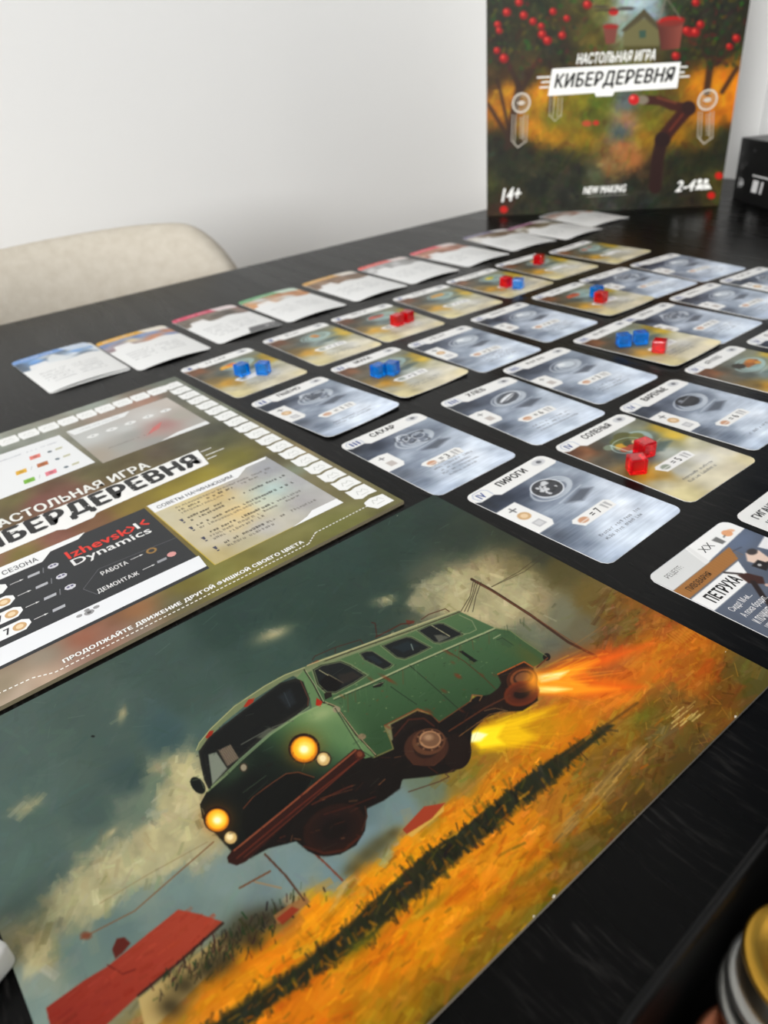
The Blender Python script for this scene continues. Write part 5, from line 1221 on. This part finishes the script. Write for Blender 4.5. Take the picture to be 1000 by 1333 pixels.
for i, (k, pose, head, p1, p2, p3, label) in enumerate(ev):
    def art(cv, i=i, head=head, p1=p1, p2=p2, p3=p3):
        cv.c[:] = (228,229,229)
        m = Canvas(cv.X, cv.Y); r = np.random.default_rng(i+50)
        pts = [(r.uniform(0, 65), r.uniform(5, 36), (p1, p2, p3)[r.integers(3)]) for _ in range(14)]
        m.anchors(pts, 3, 3); m.c += (vnoise(cv.X, cv.Y, .12, i+60)[..., None]-.5)*60
        t = np.clip(0.5+(34+2*np.sin(cv.X*.2+i)-cv.Y)/1.2, 0, 1)[..., None]
        cv.c = cv.c*(1-t)+m.c*t
        cv.poly([(-1,-1),(66,-1),(66,9.6),(-1,9.6)], head, 1, .8); cv.poly([(40,-1),(66,-1),(66,13),(45,12)], tuple(np.array(head)*.25+176) if i in (0, 3) else (224,222,220), .9, 1)
        cv.poly([(8,25),(22,24),(24,36),(6,36)], (232,232,232), .95, 1)
        if i == 2: cv.poly([(30,98.5),(36,84),(66,82),(66,98.5)], (92,92,94), 1, .8); cv.ell(52,90,2.4,1.6,(206,206,206),.9,0,.8); cv.ell(58,89,1.8,1.2,(190,190,190),.9,0,.8)
        if i == 0: cv.poly([(20,35),(26,16),(32,12),(40,28),(44,35)], (224,228,230), .9, 3)
    def let(sh, i=i):
        for q in range(5 if i in (0, 2) else 4):
            sh.words(8, 28, -54-6.5*q, 2.4, (120,122,128), 0.04, i*9+q, bold=0.3); sh.words(34, 54, -54-6.5*q, 2.4, (124,126,132), 0.04, i*9+q+5, bold=0.3) if not (i == 2 and q > 3) else None
        sh.words(6, 36, -6, 3, (240,240,240), 0.04, i+90, bold=0.25)
    make_card('event_card', 'white '+label, 'card', 'white event cards along the far side', pose, (65, 98), art, 1.35 if i < 5 else 1.0, arch(2.0), letters=let)
# a second card lies under the first of the row
def plain(cv): cv.c[:] = (228,229,229)
make_card('event_card', 'white event card underneath the card with the blue sky', 'card', 'white event cards along the far side', (0.1238,0.6286,2.0), (65, 98), plain, 0.4, arch(0.9), r=4.2)
for o_ in (o for o in COL.objects if o.get('label') == 'white event card with a blue sky picture at the end of its row'): o_.location[2] = 0.0007

# ================================================================== acrylic cubes
def acrylic(name, col, sub):
    m = mat(name, col, 0.08, 0.5, **{'Transmission Weight': 0.8, 'IOR': 1.49})
    return m
M_RED, M_BLUE = acrylic('red_acrylic', (236, 8, 28), 0), acrylic('blue_acrylic', (0, 142, 240), 0)
def cube_mesh(name, m):
    bm = bmesh.new(); s = 0.0046; add_box(bm, -s, s, -s, s, 0, 2*s, bev=0.0010)
    me = bpy.data.meshes.new(name); bm.to_mesh(me); bm.free(); me.materials.append(m); return me
ME_RED, ME_BLUE = cube_mesh('red_cube', M_RED), cube_mesh('blue_cube', M_BLUE)
G = 'acrylic cubes on the goods cards'
cubes = [
 ('b', 314.6, 480, 12, 'blue translucent cube right beside the orange gourd picture'), ('b', 342.4, 478, 38, 'blue translucent cube on the gourd card, farther from the gourd'),
 ('b', 492.5, 481.5, 10, 'blue cube of a touching pair, nearer the numbered board'), ('b', 510, 478.5, 22, 'blue cube of a touching pair, farther from the numbered board'),
 ('r', 517, 415.5, 8, 'red translucent cube on the beet card, nearer the beet'), ('r', 530, 411, 15, 'red translucent cube on the beet card, farther from the beet'),
 ('r', 659, 366, 5, 'red translucent cube beside a blue one on the yellow fruit card'), ('b', 674.7, 368, 30, 'blue translucent cube beside a red one on the yellow fruit card'),
 ('r', 701.6, 337, 20, 'red translucent cube alone on its colour card'),
 ('r', 782.5, 387, 12, 'red cube against a blue cube on the card overlapping a grey one'), ('b', 777, 380, 0, 'blue cube mostly hidden by a red cube on the red root card'),
 ('b', 812, 443, -28, 'blue cube at the end of the three-cube row, away from the red'), ('b', 834, 440, -30, 'blue cube in the middle, between a blue and a red cube'),
 ('r', 858.6, 450.5, 25, 'red translucent cube in one row with two blue cubes'),
 ('r', 839.5, 582, -10, 'red cube on the pickles picture, on the side of the ВАРЕНЬЕ card'), ('r', 829, 603, -32, 'red cube on the СОЛЕНЬЯ card, on the side of the ПИРОГИ card'),
]
for col, px, py, rot, label in cubes:
    p = W(px, py, 0.0048+0.0006)
    o = bpy.data.objects.new('acrylic_cube', ME_RED if col == 'r' else ME_BLUE); COL.objects.link(o)
    dz = 0.0013 if 770 < px < 870 and py < 460 else (0.0008 if 'touching pair' in label else 0.0004)
    o.location = (p[0], p[1], dz); o.rotation_euler = (0, 0, math.radians(rot))
    tag(o, label, 'cube', G)

# ================================================================== black tray with metal coins, near right corner
M_TRAY = mat('tray_plastic', (8, 8, 8), 0.35, 0.15)
def make_tray():
    x0, x1, y0, y1, H, t = 0.060, 0.250, -0.072, 0.0400, 0.030, 0.0022
    ta = math.radians(4.8); e, nrm = np.array([math.cos(ta), math.sin(ta)]), np.array([-math.sin(ta), math.cos(ta)])
    ctr = np.array([0.100, 0.0409])-nrm*(y1-y0)/2+e*((x0+x1)/2-0.100)
    root = empty('token_tray', (ctr[0], ctr[1], 0), ta, 'black plastic compartment tray holding metal coins', 'tray')
    hx, hy = (x1-x0)/2, (y1-y0)/2
    def ring(inset, z, r):
        O = round_outline((hx-inset)*2, (hy-inset)*2, r, 6, 0.02)
        return [(p[0]-(hx-inset), p[1]-(hy-inset), z) for p in O]
    bm = bmesh.new()
    loops = [ring(0.004, 0, 0.010), ring(0.0012, H-0.003, 0.013), ring(0.0, H-0.0012, 0.0135), ring(0.0, H, 0.0135), ring(0.0014, H, 0.0128), ring(0.0024, H-0.003, 0.011), ring(0.005, 0.002, 0.009)]
    n = len(loops[0]); R = [[bm.verts.new(p) for p in l] for l in loops]
    for a, b in zip(R[:-1], R[1:]):
        for i in range(n): bm.faces.new((a[i], a[(i+1) % n], b[(i+1) % n], b[i]))
    bm.faces.new(R[0][::-1]); bm.faces.new(R[-1])
    bmesh.ops.recalc_face_normals(bm, faces=bm.faces)
    bm_obj('tray_body', bm, M_TRAY, root, True)
    for dx, z1 in ((0.128-(x0+x1)/2+0.02, H-0.002), (0.205-(x0+x1)/2, H-0.002)):
        bm = bmesh.new(); add_box(bm, dx-0.0011, dx+0.0011, -hy+0.0062, hy-0.0062, 0.002, z1, bev=0.0006); bm_obj('divider', bm, M_TRAY, root)
    # raised finger tab on the rim
    bm = bmesh.new(); add_box(bm, 0.128-(x0+x1)/2+0.006, 0.128-(x0+x1)/2+0.034, hy-0.004, hy-0.0012, H-0.004, H+0.007, bev=0.0012); bm_obj('rim_tab', bm, M_TRAY, root)
make_tray()
def metal(name, col, rough=0.35):
    m = mat(name, col, rough, 0.5, Metallic=1.0); add_noise_bump(m, (900, 900, 900), 0.15, 0.0002); return m
M_SILVER, M_GOLD, M_COPPER = metal('silver_coin', (176, 176, 172)), metal('gold_coin', (206, 158, 62)), metal('copper_coin', (166, 104, 78))
def coin(label, m, loc, rot, r=0.0150, t=0.0022, grp=None):
    root = empty('metal_coin', loc, 0, label, 'coin', grp); root.rotation_euler = rot
    bm = bmesh.new()
    add_lathe(bm, [(0, 0), (r*0.97, 0), (r, t*0.2), (r, t*0.8), (r*0.97, t), (r*0.80, t), (r*0.77, t*0.72), (0, t*0.72)], 64); bm_obj('coin_body', bm, m, root, True)
    bm = bmesh.new(); add_lathe(bm, [(r*0.50, t*0.70), (r*0.50, t*0.95), (r*0.58, t*0.95), (r*0.58, t*0.70)], 48); bm_obj('raised_ring', bm, m, root, True)
    bm = bmesh.new()
    for k in range(6):
        a = k*math.pi/3; M_ = Matrix.Rotation(a, 4, 'Z'); add_box(bm, r*0.12, r*0.42, -r*0.05, r*0.05, t*0.70, t*0.92, M_)
    bm_obj('emblem', bm, m, root)
    return root
for k, lab in enumerate(('copper coin at the bottom of the copper stack', 'copper coin second from the bottom of the copper stack', 'copper coin second from the top of the copper stack', 'copper coin directly under the silver coins')):
    coin(lab, M_COPPER, (0.0938+0.0004*k, 0.0178-0.0003*k, 0.0022+0.0026*k), (0, 0, 0.4*k), 0.0150, grp='coins in the tray')
coin('dull silver coin lying on the copper coins', M_SILVER, (0.1112, 0.0190, 0.0128), (0.01, 0.01, 0.3), 0.0168, grp='coins in the tray')
coin('silver metal coin directly under the gold coin', M_SILVER, (0.1138, 0.0192, 0.0160), (0.05, 0.06, 0.9), 0.0168, grp='coins in the tray')
coin('gold metal coin on top of the silver stack', M_GOLD, (0.1185, 0.0198, 0.0192), (0.06, 0.08, 0.1), 0.0160, grp='coins in the tray')

# ================================================================== white plastic piece at the left
M_WPLAST = mat('white_plastic', (226, 226, 222), 0.4, 0.4)
def make_marker():
    p = W(-38, 1276, 0.0)
    root = empty('player_marker', (p[0], p[1], 0), 0.5, 'white plastic player marker beside the van picture', 'game piece')
    bm = bmesh.new(); add_box(bm, -0.009, 0.009, -0.009, 0.009, 0, 0.010, bev=0.0022); bm_obj('base', bm, M_WPLAST, root, True)
    bm = bmesh.new(); add_lathe(bm, [(0, 0.0098), (0.006, 0.0098), (0.0056, 0.012), (0, 0.0125)], 24); bm_obj('knob', bm, M_WPLAST, root, True)
make_marker()
